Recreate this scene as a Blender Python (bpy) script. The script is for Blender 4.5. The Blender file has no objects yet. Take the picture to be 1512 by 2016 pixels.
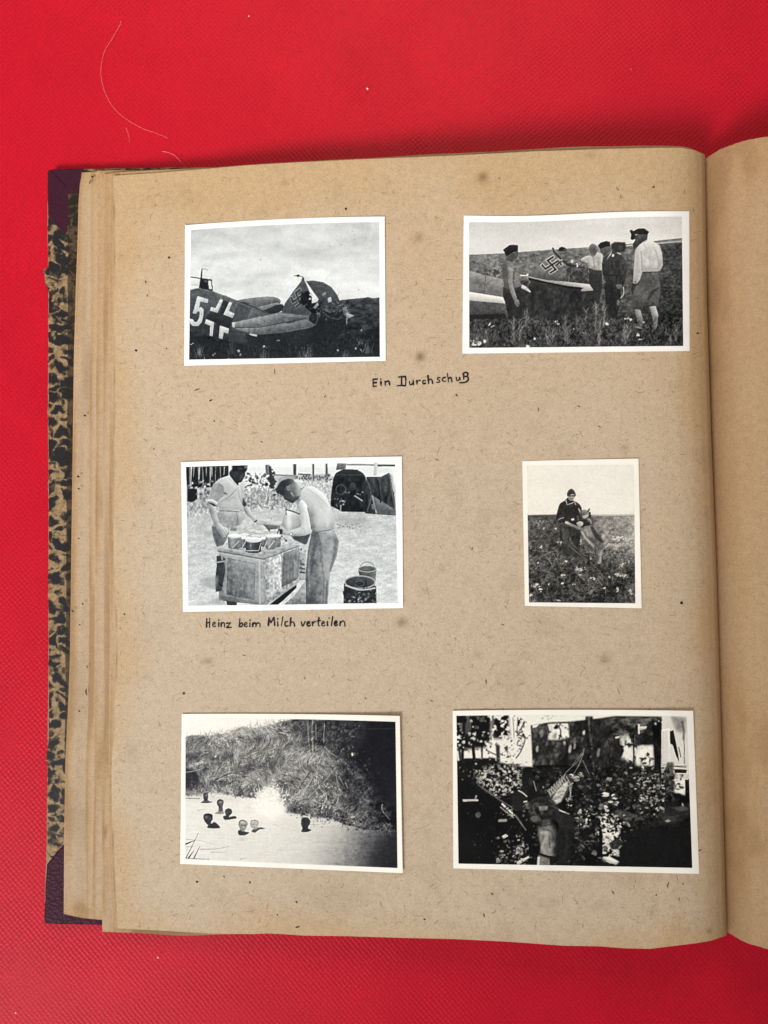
import bpy, math
import numpy as np

# ----------------------------------------------------------------------------
# camera, light, exposure
# ----------------------------------------------------------------------------
scene = bpy.context.scene
W0, H0 = 1512.0, 2016.0                      # size of the photograph in pixels
FPX = 1800.0                                 # focal length in those pixels
CZ = 0.375; TILT = math.radians(2.6); ROLL = math.radians(0.0)
CAM = np.array([0.0, -math.tan(TILT)*CZ, CZ])
cam_d = bpy.data.cameras.new('camera'); cam = bpy.data.objects.new('camera', cam_d)
scene.collection.objects.link(cam); scene.camera = cam
cam.location = CAM; cam.rotation_euler = (TILT, 0, ROLL)
cam_d.sensor_fit = 'VERTICAL'; cam_d.sensor_height = 24.0; cam_d.lens = 24.0*FPX/H0
cam_d.clip_start = 0.01; cam_d.clip_end = 20
scene.render.resolution_x, scene.render.resolution_y = 768, 1024

world = bpy.data.worlds.new('World'); scene.world = world; world.use_nodes = True
bg = world.node_tree.nodes['Background']
bg.inputs['Color'].default_value = (1.0, 0.93, 0.86, 1); bg.inputs['Strength'].default_value = 0.33

def area(name, loc, aim, sx, sy, power, col, spread):
    d = bpy.data.lights.new(name, 'AREA'); d.shape = 'RECTANGLE'; d.size = sx; d.size_y = sy
    d.energy = power; d.color = col; d.spread = math.radians(spread)
    o = bpy.data.objects.new(name, d); scene.collection.objects.link(o); o.location = loc
    v = np.array(aim, float)-np.array(loc, float)
    from mathutils import Vector
    o.rotation_euler = Vector(v).to_track_quat('-Z', 'Y').to_euler()
    return o
area('ceiling_lamp', (-1.05, -1.22, 1.60), (-0.16, 0.46, 0), 0.95, 0.95, 3.5, (1.0, 0.94, 0.86), 26)
area('fill_light', (0.05, 0.95, 1.00), (0.0, 0.22, 0), 0.5, 0.5, 1.1, (1.0, 0.82, 0.62), 80)  # added fill: lifts the shadow above the album and warms the top
area('window_light', (-0.52, -0.52, 0.52), (-0.12, -0.14, 0), 0.36, 0.50, 0.95, (0.82, 0.92, 1.0), 110)

scene.view_settings.view_transform = 'Standard'; scene.view_settings.look = 'None'
scene.view_settings.exposure = 0.0; scene.view_settings.gamma = 1.0
scene.view_settings.use_curve_mapping = False
scene.render.engine = 'CYCLES'

# ----------------------------------------------------------------------------
# PRINTED PICTURES: the greys of the six prints are drawn here, stroke by stroke,
# and end up as the printed colour of each picture's surface (flat print only).
# ----------------------------------------------------------------------------
def sm(pts, n=5, closed=True):
    P = np.array(pts, float); out = []; N = len(P)
    rng = range(N) if closed else range(N - 1)
    for i in rng:
        if closed: a, b, c, d = P[i-1], P[i], P[(i+1) % N], P[(i+2) % N]
        else: a, b, c, d = P[max(i-1, 0)], P[i], P[i+1], P[min(i+2, N-1)]
        for t in np.arange(n) / n:
            out.append(.5*((2*b)+(-a+c)*t+(2*a-5*b+4*c-d)*t*t+(-a+3*b-3*c+d)*t**3))
    if not closed: out.append(P[-1])
    return np.array(out)

def boxblur(a, r):
    r = int(r)
    if r < 1: return a
    for ax in (0, 1):
        p = [(0, 0), (0, 0)]; p[ax] = (r+1, r)
        c = np.cumsum(np.pad(a, p, mode='edge'), axis=ax)
        n = a.shape[ax]
        hi = np.take(c, np.arange(2*r+1, 2*r+1+n), axis=ax); lo = np.take(c, np.arange(0, n), axis=ax)
        a = (hi-lo)/(2*r+1)
    return a

def fbm(h, w, sy, sx, octv=3, seed=0, gain=.5):
    r = np.random.RandomState(seed); out = np.zeros((h, w)); amp = 1; tot = 0
    for _ in range(octv):
        gh, gw = int(h/sy)+3, int(w/sx)+3
        g = r.rand(gh, gw)
        y = np.arange(h)/sy; x = np.arange(w)/sx
        yi = y.astype(int); xi = x.astype(int); fy = (y-yi); fx = (x-xi)
        fy = (fy*fy*(3-2*fy))[:, None]; fx = (fx*fx*(3-2*fx))[None]
        g0 = g[yi][:, xi]*(1-fx)+g[yi][:, xi+1]*fx
        g1 = g[yi+1][:, xi]*(1-fx)+g[yi+1][:, xi+1]*fx
        out += amp*(g0*(1-fy)+g1*fy); tot += amp; amp *= gain; sy = max(sy/2, 1); sx = max(sx/2, 1)
    out /= tot
    return np.clip((out-.5)*1.8+.5, 0, 1)

def sstep(a, b, x):
    t = np.clip((x-a)/(b-a), 0, 1); return t*t*(3-2*t)

class Pic:
    """coordinates are those of the enlarged view of each print; stored at half of it"""
    def __init__(s, w, h, g, seed):
        s.w, s.h = w//2, h//2; s.a = np.full((s.h, s.w), float(g)); s.r = np.random.RandomState(seed); s.vol = 0; s.L = (0, -1); s.V = (1., 0., 0.)
        s.Y, s.X = np.mgrid[0:s.h, 0:s.w]*2.0+1
    def mask(s, polys):
        polys = [np.asarray(p, float) for p in polys]
        A = np.vstack(polys)
        x0 = max(int(A[:, 0].min())//2-1, 0); x1 = min(int(A[:, 0].max())//2+2, s.w)
        y0 = max(int(A[:, 1].min())//2-1, 0); y1 = min(int(A[:, 1].max())//2+2, s.h)
        if x1 <= x0 or y1 <= y0: return None
        W, H = (x1-x0)*2, (y1-y0)*2
        tot = np.zeros((H, W), bool)
        for P in polys:
            d = np.zeros((H, W+1), np.int32)
            Q = np.roll(P, -1, 0)
            for (ax, ay), (bx, by) in zip(P, Q):
                if ay == by: continue
                if ay > by: ax, ay, bx, by = bx, by, ax, ay
                r0 = max(int(math.ceil(ay-2*y0-.5)), 0); r1 = min(int(math.ceil(by-2*y0-.5)), H)
                if r1 <= r0: continue
                rows = np.arange(r0, r1)
                xs = ax+(rows+.5+2*y0-ay)*(bx-ax)/(by-ay)-2*x0
                d[rows, np.clip(np.ceil(xs-.5), 0, W).astype(int)] += 1
            tot |= (np.cumsum(d, 1)[:, :W] % 2).astype(bool)
        m = tot.reshape(y1-y0, 2, x1-x0, 2).mean((1, 3))
        return x0, y0, x1, y1, m
    def fill(s, pts, g, a=1., soft=0, smooth=False, multi=False):
        polys = pts if multi else [pts]
        if smooth: polys = [sm(p) for p in polys]
        k_, dx_, dy_ = s.V
        if k_ != 1: polys = [np.asarray(p, float)*k_+(dx_, dy_) for p in polys]
        R = s.mask(polys)
        if R is None: return
        x0, y0, x1, y1, m = R
        if soft:
            k = int(soft*2)+1
            X0, Y0, X1, Y1 = max(x0-k, 0), max(y0-k, 0), min(x1+k, s.w), min(y1+k, s.h)
            M = np.zeros((Y1-Y0, X1-X0)); M[y0-Y0:y1-Y0, x0-X0:x1-X0] = m
            m = boxblur(boxblur(M, max(soft/2, 1)), max(soft/2, 1)); x0, y0, x1, y1 = X0, Y0, X1, Y1
        if callable(g): g = g((s.X[y0:y1, x0:x1]-dx_)/k_, (s.Y[y0:y1, x0:x1]-dy_)/k_)
        d = min(x1-x0, y1-y0)
        if s.vol and not soft and 14 <= d <= 170:              # rounded modelling of the shape by its light
            r = int(np.clip(d*.16, 2, 12)); mp = np.pad(m, 2*r); b = boxblur(boxblur(mp, r), r); gy, gx = np.gradient(b)
            sh = -(gx*s.L[0]+gy*s.L[1])[2*r:-2*r, 2*r:-2*r]*r*2
            g = g+sh*s.vol*np.clip(np.asarray(g)/110., .35, 1.3)
        sl = s.a[y0:y1, x0:x1]
        sl += (g-sl)*m*a
    def line(s, pts, w, g, a=1., w2=None, smooth=False, soft=0):
        P = sm(pts, 5, False) if smooth else np.array(pts, float)
        n = len(P); w2 = w if w2 is None else w2
        ws = np.linspace(w, w2, n)/2
        T = np.gradient(P, axis=0); L = np.hypot(T[:, 0], T[:, 1])+1e-9
        N = np.stack([-T[:, 1]/L, T[:, 0]/L], 1)
        s.fill(np.vstack([P+N*ws[:, None], (P-N*ws[:, None])[::-1]]), g, a, soft)
    def ell(s, cx, cy, rx, ry, g, a=1., ang=0, soft=0):
        t = np.linspace(0, 2*math.pi, 20, endpoint=False); c, q = math.cos(ang), math.sin(ang)
        x = rx*np.cos(t); y = ry*np.sin(t)
        s.fill(np.stack([cx+x*c-y*q, cy+x*q+y*c], 1), g, a, soft)
    def ring(s, cx, cy, rx, ry, w, g, a=1., t0=0, t1=2*math.pi):
        t = np.linspace(t0, t1, 22); s.line(np.stack([cx+rx*np.cos(t), cy+ry*np.sin(t)], 1), w, g, a)
    def n(s, sy, sx, o=3, seed=0, gain=.55): return fbm(s.h, s.w, sy/2, sx/2, o, seed, gain)
    def addtex(s, pts, tex, amp, soft=3, smooth=False):
        P = [sm(pts)] if smooth else [np.asarray(pts, float)]
        P = [q*s.V[0]+(s.V[1], s.V[2]) for q in P]; R = s.mask(P)
        if R is None: return
        x0, y0, x1, y1, m = R
        m = boxblur(m, soft)
        s.a[y0:y1, x0:x1] += (tex[y0:y1, x0:x1]-.5)*2*amp*m
    def strokes(s, n, where, ln, ang, g, w=(2, 4), a=(.5, 1), curve=.2):
        """n tapering blades; where() gives x,y; ang is the range of directions in degrees (90 = up)"""
        for _ in range(n):
            x, y = where(); l = s.r.uniform(*ln); t = math.radians(s.r.uniform(*ang)); k = s.r.uniform(-curve, curve)*l
            dx, dy = math.cos(t)*l, -math.sin(t)*l
            nx, ny = -math.sin(t)*k, -math.cos(t)*k
            gg = g(x, y) if callable(g) else s.r.uniform(*g)
            s.line([(x, y), (x+dx*.5+nx, y+dy*.5+ny), (x+dx, y+dy)], s.r.uniform(*w), gg, s.r.uniform(*a), 1)
    def blobs(s, n, where, rad, g, a=(.6, 1), flat=.6):
        for _ in range(n):
            x, y = where(); r = s.r.uniform(*rad)
            t = np.linspace(0, 2*math.pi, 8, endpoint=False); q = r*s.r.uniform(.6, 1.3, 8); an = s.r.uniform(0, 3.1)
            px = q*np.cos(t); py = q*np.sin(t)*s.r.uniform(flat*.6, 1)
            gg = g(x, y) if callable(g) else s.r.uniform(*g)
            s.fill(np.stack([x+px*math.cos(an)-py*math.sin(an), y+px*math.sin(an)+py*math.cos(an)], 1), gg, s.r.uniform(*a))
    def view(s, k, ox, oy, kc=None, cx=0, cy=0): s.V = (k/kc, (cx-ox)*k, (cy-oy)*k) if kc else (1., 0., 0.)
    def rect(s, x0, y0, x1, y1): return lambda: (s.r.uniform(x0, x1), s.r.uniform(y0, y1))
    def gauss(s, cx, cy, sx, sy): return lambda: (s.r.normal(cx, sx), s.r.normal(cy, sy))
    def grain(s, amp, blur=0):
        a = s.a
        loc = fbm(s.h, s.w, 9, 9, 3, 91, .7)-.5; big = fbm(s.h, s.w, 60, 60, 2, 92)-.5     # uneven tone of the emulsion
        wt = np.clip(a, 12, 110)*(1-.85*sstep(130, 205, a)); a = a+loc*wt*.34+big*wt*.2
        a = a+.42*(a-boxblur(a, 4))                                                     # crisp contact-print edges
        gr = s.r.normal(0, 1, s.a.shape); gr = boxblur(gr, 1)*2.2
        s.a = np.clip((boxblur(a, blur) if blur else a)+gr*amp, 0, 255)

def vg(y0, g0, y1, g1): return lambda X, Y: g0+(g1-g0)*np.clip((Y-y0)/(y1-y0), 0, 1)
def hg(x0, g0, x1, g1): return lambda X, Y: g0+(g1-g0)*np.clip((X-x0)/(x1-x0), 0, 1)

def emblem(p, c, u, v, wo, wi, go, gi):
    """hooked cross of the period marking, drawn as dark bars with a pale outline"""
    c, u, v = (np.array(q, float) for q in (c, u, v))
    arms = []
    for a, b in ((u, v), (v, -u), (-u, -v), (-v, u)): arms.append([c-a*.08, c+a, c+a+b*.95])
    for w, g in ((wo, go), (wi, gi)):
        for A in arms:
            e = (A[2]-A[1])/np.hypot(*(A[2]-A[1])); f = (A[1]-A[0])/np.hypot(*(A[1]-A[0]))
            p.line([A[0], A[1]+f*w*.5], w, g); p.line([A[1]-e*w*.5, A[2]+(e*(wo-wi)*.0 if w == wi else e*(wo-wi)*.5)], w, g)

def picture_wreck():
    p = Pic(1512, 1134, 205, 1)
    p.vol = 24; p.L = (-.2, -1)
    # overcast sky
    n1 = p.n(110, 200, 4, 3); n2 = p.n(40, 70, 3, 4)
    p.a = 207+22*sstep(120, 560, p.Y)+(n1-.5)*30+(n2-.5)*12-10*sstep(500, 90, p.X)*sstep(420, 100, p.Y)
    for x, y, rx, ry, g in ((560, 410, 150, 40, 233), (860, 420, 60, 14, 236), (1100, 180, 220, 40, 226), (700, 200, 240, 40, 222), (1300, 390, 120, 30, 230), (330, 620, 160, 30, 230), (1050, 590, 200, 40, 228)):
        p.ell(x, y, rx, ry, g, .55, -.12, soft=18)
    for x, y, rx, ry in ((640, 460, 160, 16), (300, 330, 150, 22), (900, 300, 180, 16), (1200, 320, 160, 14), (420, 520, 160, 14)):
        p.ell(x, y, rx, ry, 186, .5, -.1, soft=14)
    p.line([(840, 450), (912, 405)], 12, 232, .7, 6, soft=2)
    for x, y in ((1238, 150), (1252, 178), (1254, 206), (1158, 247), (1078, 262), (1282, 562), (586, 355)): p.ell(x, y, 6, 3, 130, .8, .5)
    # meadow
    p.fill([(1120, 648), (1160, 636), (1230, 628), (1330, 618), (1345, 612), (1380, 620), (1436, 615), (1440, 1134), (40, 1134), (40, 850), (900, 800)], vg(620, 54, 980, 24))
    tx = p.n(16, 40, 4, 8); p.addtex([(1100, 630), (1440, 610), (1440, 1100), (40, 1100), (40, 880), (900, 800)], tx, 26)
    # far tailplane and fuselage
    p.fill([(420, 640), (600, 615), (690, 618), (728, 640), (722, 662), (690, 664), (600, 712), (470, 670)], vg(612, 112, 700, 84), smooth=True)
    p.fill([(545, 692), (700, 655), (745, 668), (640, 716), (600, 712)], 122)
    p.fill([(600, 713), (700, 672), (745, 668), (760, 700), (700, 735), (650, 735)], 42)
    body = [(60, 575), (110, 552), (180, 550), (245, 572), (330, 604), (420, 640), (560, 690), (650, 735), (760, 720), (935, 745), (975, 815), (940, 900), (850, 985), (760, 992), (600, 968), (480, 955), (350, 925), (200, 885), (60, 850)]
    p.fill(body, lambda X, Y: 88-50*sstep(0, 300, Y-(560+.42*(X-90)))-8*sstep(600, 900, X))
    p.addtex(body, p.n(20, 60, 3, 9), 9)
    p.fill([(430, 660), (530, 700), (500, 775), (400, 800), (385, 760)], 62, .9, soft=2)
    p.fill([(520, 700), (600, 730), (560, 752), (490, 772)], 84)
    p.line([(460, 655), (500, 668)], 8, 35); p.line([(330, 604), (420, 645), (560, 695), (640, 738)], 5, 40)
    p.line([(150, 552), (245, 576), (420, 645)], 6, 118, .7)
    # canopy frame and aerial mast
    p.fill([(90, 478), (148, 486), (152, 530), (90, 540)], 222); p.fill([(90, 532), (140, 538), (150, 548), (90, 562)], 228)
    p.fill([(158, 486), (242, 496), (248, 572), (160, 552)], 24); p.fill([(216, 499), (236, 501), (241, 560), (221, 556)], 218); p.fill([(186, 494), (208, 497), (209, 512), (188, 508)], 70)
    p.line([(90, 470), (150, 480), (242, 494)], 8, 28); p.line([(240, 492), (247, 570)], 6, 26); p.line([(172, 412), (166, 480), (156, 548)], 9, 26, 1, 14); p.line([(172, 413), (196, 416), (214, 425)], 4, 70)
    # digit and straight cross
    p.fill([(140, 606), (217, 630), (212, 657), (160, 644), (150, 690), (165, 684), (182, 700), (184, 735), (170, 790), (145, 818), (110, 818), (88, 800), (84, 765), (108, 772), (118, 788), (136, 788), (150, 765), (157, 728), (150, 712), (138, 716), (128, 732), (106, 726)], 204)
    p.fill([(322, 636), (364, 650), (300, 908), (246, 890)], 38); p.fill([(236, 708), (398, 762), (364, 836), (196, 772)], 38)
    for q in ([(300, 630), (321, 636), (281, 726), (228, 709), (236, 684), (268, 693)], [(365, 650), (386, 656), (362, 714), (402, 732), (388, 763), (324, 738)],
              [(200, 770), (257, 792), (246, 891), (226, 884), (231, 816), (192, 800)], [(299, 815), (363, 838), (357, 873), (326, 863), (316, 911), (291, 902)]): p.fill(q, 206)
    # near tailplane
    p.fill([(930, 650), (1000, 640), (1172, 690), (1190, 800), (930, 860)], 27)
    p.fill([(480, 880), (980, 826), (1160, 700), (1210, 800), (1100, 960), (900, 1000), (700, 990), (500, 960)], 27, .9, soft=6)
    p.fill([(400, 832), (580, 829), (905, 768), (978, 815), (930, 832), (760, 862), (600, 876), (520, 874)], hg(400, 116, 960, 92))
    p.fill([(386, 796), (560, 760), (720, 728), (860, 742), (932, 748), (905, 770), (740, 800), (580, 829), (395, 831)], lambda X, Y: 132-30*sstep(600, 930, X)-16*sstep(740, 830, Y))
    p.line([(440, 800), (720, 745), (735, 728)], 4, 140, .7); p.line([(395, 831), (580, 829), (905, 769)], 5, 40); p.line([(740, 760), (900, 768)], 4, 70)
    p.fill([(384, 796), (410, 792), (402, 831), (388, 826)], 196); p.fill([(503, 872), (562, 880), (560, 893), (520, 885)], 196)
    p.line([(410, 838), (560, 880), (760, 864), (960, 824)], 4, 120, .6); p.line([(770, 800), (830, 790)], 8, 50)
    # fin
    p.fill([(735, 722), (760, 660), (820, 575), (872, 510), (884, 478), (892, 478), (900, 508), (960, 600), (1000, 640), (980, 690), (935, 748)], lambda X, Y: 66+14*sstep(560, 740, Y))
    p.line([(885, 482), (888, 478)], 10, 40); p.line([(820, 470), (850, 468), (890, 480), (888, 500)], 5, 40, smooth=True); p.fill([(835, 466), (856, 458), (872, 472), (850, 478)], 25)
    # rudder
    p.fill([(903, 506), (960, 501), (1030, 512), (1088, 545), (1130, 600), (1160, 672), (1172, 720), (1080, 720), (1000, 690), (985, 640), (960, 590)], lambda X, Y: 66-22*sstep(560, 700, Y), smooth=False)
    p.addtex([(903, 506), (1030, 512), (1160, 672), (1172, 720), (985, 640)], p.n(20, 20, 3, 11), 10)
    p.fill([(902, 504), (910, 508), (968, 592), (1000, 632), (990, 652), (952, 660), (950, 620), (938, 588)], 226)
    p.fill([(884, 600), (918, 576), (945, 592), (950, 625), (940, 660), (1000, 662), (1030, 640), (1000, 700), (1010, 725), (950, 730), (905, 690), (872, 660), (868, 625)], 15)
    emblem(p, (852, 625), (-15.4, -38.5), (35.6, -26.7), 22, 15, 150, 47)
    p.fill([(874, 588), (920, 572), (950, 600), (945, 690), (905, 690), (866, 655)], 14, .85, soft=3)
    for q, g in (([(930, 600), (942, 592), (960, 604), (948, 612)], 200), ([(928, 626), (942, 622), (944, 634), (930, 636)], 190), ([(1062, 625), (1085, 615), (1092, 645), (1068, 658)], 185), ([(1020, 600), (1044, 580), (1052, 596), (1030, 612)], 120),
                 ([(960, 690), (990, 655), (1000, 672), (975, 702)], 140), ([(1044, 700), (1080, 701), (1120, 706), (1118, 712), (1052, 708)], 215), ([(1165, 700), (1190, 680), (1210, 720), (1200, 760), (1180, 740)], 95), ([(1195, 725), (1250, 745), (1198, 772)], 165), ([(1183, 668), (1200, 690), (1190, 694)], 140)): p.fill(q, g)
    p.fill([(1010, 690), (1040, 655), (1090, 650), (1150, 690), (1165, 715), (1100, 720), (1040, 715)], 50, .8)
    p.line([(1196, 760), (1198, 806)], 5, 150); p.line([(1030, 720), (1080, 760), (1140, 770), (1160, 750)], 5, 80, smooth=True); p.line([(985, 710), (995, 760), (975, 815)], 5, 75)
    p.blobs(70, p.gauss(1070, 715, 80, 40), (3, 10), (20, 110), flat=.4); p.strokes(46, p.gauss(1080, 700, 80, 45), (18, 60), (0, 180), lambda x, y: p.r.choice([22, 60, 110, 150]), (3, 5), (.5, .9))
    for k in range(9): p.line([(120+k*70, 560+k*24), (112+k*62, 860+k*12)], 3, 60, .35)
    p.line([(250, 640), (420, 700), (540, 760)], 3, 60, .4); p.line([(560, 762), (700, 815)], 3, 80, .5); p.line([(640, 745), (790, 795)], 3, 80, .5); p.blobs(60, p.rect(100, 640, 900, 900), (2, 5), (40, 110), (.3, .6))
    # grass
    p.fill([(40, 860), (300, 925), (700, 990), (1100, 930), (1440, 820), (1440, 1120), (40, 1120)], vg(880, 20, 1050, 36), .8, soft=10)
    p.strokes(260, p.rect(85, 940, 1430, 1060), (20, 70), (55, 125), (28, 78), (3, 6), (.3, .8))
    p.strokes(150, p.rect(1150, 640, 1430, 980), (8, 30), (10, 170), (40, 95), (3, 5), (.3, .8))
    for x, y, h in ((150, 1030, 90), (385, 1020, 100), (920, 1040, 110), (880, 1050, 70), (1340, 1010, 110), (1190, 1040, 60), (610, 1050, 60), (1290, 950, 40)):
        p.strokes(16, p.gauss(x, y, 14, 8), (h*.5, h), (70, 115), (70, 118), (3, 6), (.5, .9))
    for x, y, r in ((436, 996, 14), (440, 1020, 16), (262, 1012, 12), (250, 1028, 12), (1128, 992, 12), (708, 921, 8), (105, 945, 12), (1300, 988, 10), (1268, 974, 10), (618, 964, 9), (1300, 848, 8), (360, 1050, 10), (190, 1046, 10)): p.blobs(2, p.gauss(x, y, 5, 3), (r*.4, r*.8), (160, 235), flat=.5)
    p.fill([(200, 930), (420, 960), (600, 1010), (500, 1060), (250, 1020)], 30, .35, soft=12)
    p.grain(6); return p

def picture_men():
    p = Pic(1512, 965, 215, 2)
    p.vol = 26; p.L = (.25, -1)
    p.a = 206+14*sstep(100, 240, p.Y)+10*sstep(300, 1000, p.X)+(p.n(50, 160, 3, 3)-.5)*12
    hz = [(40, 312), (280, 296), (400, 286), (600, 272), (830, 262), (1000, 252), (1110, 244), (1440, 205)]
    p.fill(hz+[(1450, 960), (40, 960)], lambda X, Y: 114-34*sstep(320, 560, Y)-24*sstep(520, 760, Y)-26*sstep(1080, 1250, X))
    p.fill([(690, 274), (830, 264), (1000, 262), (1100, 250), (1440, 212), (1440, 226), (1260, 246), (1060, 262), (830, 270)], 150, .8, soft=2); p.line([(1060, 258), (1260, 243), (1436, 226)], 7, 205); p.line([(1250, 228), (1436, 205)], 5, 130, .6)
    p.fill([(1280, 250), (1440, 232), (1440, 520), (1290, 500)], 44, .55, soft=14)
    low = [(40, 320), (1440, 240), (1440, 960), (40, 960)]
    p.addtex(low, p.n(10, 16, 3, 21), 26); p.addtex(low, p.n(60, 60, 3, 22), 16)
    p.strokes(500, p.rect(75, 330, 560, 460), (8, 22), (40, 140), (60, 130), (2, 4), (.3, .8)); p.strokes(350, p.rect(1080, 270, 1430, 700), (10, 40), (40, 140), (40, 100), (3, 5), (.3, .7))
    p.blobs(12, p.gauss(235, 428, 25, 12), (6, 16), (35, 60))
    # fuselage
    p.fill([(40, 410), (110, 418), (180, 440), (295, 466), (305, 690), (40, 700)], lambda X, Y: 118-44*sstep(470, 690, Y)+8*sstep(200, 60, X))
    p.line([(180, 440), (172, 545)], 4, 75); p.line([(172, 600), (160, 690)], 4, 60); p.line([(40, 412), (180, 440), (300, 466)], 5, 150, .8)
    p.fill([(40, 540), (130, 552), (300, 577), (304, 616), (170, 606), (40, 596)], 216)
    p.fill([(40, 692), (305, 682), (305, 712), (40, 720)], 24, .9, soft=3)
    p.fill([(395, 470), (470, 470), (780, 525), (880, 545), (875, 680), (640, 760), (480, 700), (390, 690)], 38, .95, soft=6)
    p.fill([(400, 490), (440, 510), (466, 540), (464, 546), (398, 512)], 214); p.strokes(8, p.gauss(440, 500, 20, 20), (20, 40), (50, 120), (90, 150), (3, 5))
    # fin, emblem and torn rudder
    p.fill([(450, 436), (520, 372), (570, 312), (596, 285), (602, 262), (612, 262), (640, 300), (700, 365), (740, 380), (760, 480), (640, 478), (500, 452)], lambda X, Y: 120-30*sstep(340, 470, Y))
    p.fill([(690, 360), (860, 400), (880, 500), (700, 480)], 56, .85, soft=4); p.addtex([(640, 330), (860, 380), (880, 500), (640, 478)], p.n(16, 20, 3, 5), 26)
    p.line([(606, 262), (612, 285), (660, 335), (700, 372), (762, 382)], 13, 40); p.line([(606, 258), (606, 280)], 7, 70)
    p.line([(700, 440), (760, 400), (820, 430), (850, 470)], 5, 100, .8); p.line([(830, 410), (858, 470)], 7, 130); p.line([(705, 480), (712, 430)], 4, 120)
    p.blobs(26, p.gauss(705, 415, 30, 28), (4, 10), (40, 130))
    emblem(p, (599, 370), (-25, -29.5), (40, -25), 21, 13, 208, 44)
    p.fill([(642, 345), (664, 332), (670, 350), (650, 362)], 150); p.line([(630, 372), (650, 352), (668, 350)], 8, 40)
    p.ell(728, 350, 9, 11, 205); p.line([(757, 362), (762, 386)], 11, 225); p.ell(757, 374, 2, 7, 90)
    # tailplane
    p.fill([(440, 440), (560, 466), (700, 480), (840, 498), (908, 520), (860, 536), (790, 541), (780, 528), (560, 482), (450, 460)], lambda X, Y: 150+45*sstep(600, 880, X))
    p.fill([(452, 448), (560, 476), (700, 505), (805, 518), (782, 532), (700, 520), (560, 490), (452, 466)], 22); p.fill([(398, 432), (442, 434), (446, 442), (402, 440)], 220); p.ell(446, 432, 6, 7, 225); p.line([(905, 522), (916, 498)], 8, 110)
    p.addtex([(395, 490), (880, 560), (875, 700), (640, 770), (390, 690)], p.n(26, 20, 3, 61), 16); p.strokes(120, p.rect(400, 600, 880, 740), (15, 50), (60, 120), (45, 85), (3, 5), (.3, .7))
    # far cap, man in light shirt
    p.fill([(641, 283), (645, 262), (662, 254), (686, 262), (694, 275), (690, 284)], 24); p.ell(680, 277, 8, 6, 80)
    # bare-chested man on the left
    p.view(3.217, 900, 405, 7.056, 970, 470)
    p.fill([(195, 225), (260, 182), (352, 168), (352, 225), (332, 256), (300, 266), (272, 325), (200, 305), (184, 260)], 72); p.ell(318, 212, 24, 26, 98, .8, soft=3); p.line([(300, 190), (345, 186)], 6, 50, .7)
    p.fill([(128, 425), (150, 340), (200, 290), (272, 322), (304, 372), (314, 450), (352, 540), (388, 602), (392, 665), (220, 694), (164, 640), (138, 520)], lambda X, Y: 82+18*sstep(150, 260, X)-16*sstep(300, 340, X)*sstep(500, 420, Y), smooth=True)
    p.fill([(144, 656), (230, 692), (394, 655), (402, 760), (412, 1000), (402, 1110), (220, 1110), (180, 900), (142, 800)], 36); p.addtex([(144, 656), (394, 655), (412, 1000), (220, 1110)], p.n(20, 14, 3, 64), 9)
    p.fill([(206, 376), (290, 358), (294, 424), (220, 444)], 128, .8, soft=4); p.line([(248, 392), (240, 560), (270, 700), (314, 835)], 82, lambda X, Y: 104+26*sstep(200, 250, X), 1, 52, smooth=True); p.line([(206, 430), (206, 600), (230, 700)], 10, 58, .8, smooth=True, soft=1); p.line([(298, 440), (286, 600), (320, 740)], 12, 60, .8, smooth=True, soft=1); p.fill([(304, 842), (350, 838), (372, 890), (352, 942), (310, 902)], 112, smooth=True); p.line([(322, 905), (360, 915)], 5, 60, .7)
    p.fill([(142, 140), (235, 72), (290, 66), (352, 76), (352, 166), (300, 170), (260, 186), (190, 232), (165, 180)], 29); p.line([(160, 150), (240, 110), (350, 100)], 6, 42, .7)
    p.view(3.217, 900, 405, 4.76, 1130, 440)
    # man in light shirt, man behind, man in dark uniform
    p.fill([(145, 430), (262, 445), (265, 600), (232, 760), (190, 745), (180, 620), (138, 560)], 44); p.line([(215, 450), (200, 620)], 6, 30, .8)
    p.fill([(140, 226), (168, 192), (214, 212), (214, 272), (190, 302), (160, 292)], 92, smooth=True); p.ell(190, 262, 18, 24, 60, .8, soft=3); p.fill([(136, 226), (172, 188), (216, 212), (180, 222)], 112, .8, soft=2)
    p.fill([(62, 330), (115, 304), (150, 300), (180, 322), (206, 292), (216, 268), (272, 290), (264, 440), (200, 436), (136, 412), (116, 370), (70, 352)], 178); p.addtex([(62, 330), (150, 300), (272, 290), (264, 440), (136, 412)], p.n(22, 16, 3, 31), 30); p.line([(180, 322), (200, 430)], 5, 128); p.line([(125, 330), (140, 400)], 6, 140, .8); p.line([(75, 350), (118, 366)], 9, 110, .8)
    p.fill([(430, 268), (545, 300), (548, 600), (470, 625), (480, 420)], 86, .75, soft=5); p.addtex([(430, 268), (545, 300), (548, 600), (470, 625)], p.n(14, 14, 3, 65), 24); p.fill([(345, 200), (380, 177), (480, 182), (490, 230), (472, 270), (400, 282), (360, 262)], 46, soft=1); p.ell(430, 225, 26, 20, 70, .7, soft=4)
    p.fill([(280, 555), (432, 555), (442, 700), (402, 885), (330, 885), (300, 740)], 33); p.line([(360, 600), (365, 860)], 7, 22, .8); p.addtex([(280, 555), (432, 555), (402, 885), (330, 885)], p.n(20, 12, 3, 66), 9)
    p.fill([(272, 320), (310, 298), (356, 262), (420, 278), (472, 330), (502, 430), (472, 560), (452, 622), (430, 565), (300, 562), (268, 470), (260, 390)], lambda X, Y: 48+14*sstep(440, 500, X)*sstep(520, 400, Y)); p.addtex([(272, 320), (420, 278), (502, 430), (452, 622), (268, 470)], p.n(20, 14, 3, 33), 13)
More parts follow.
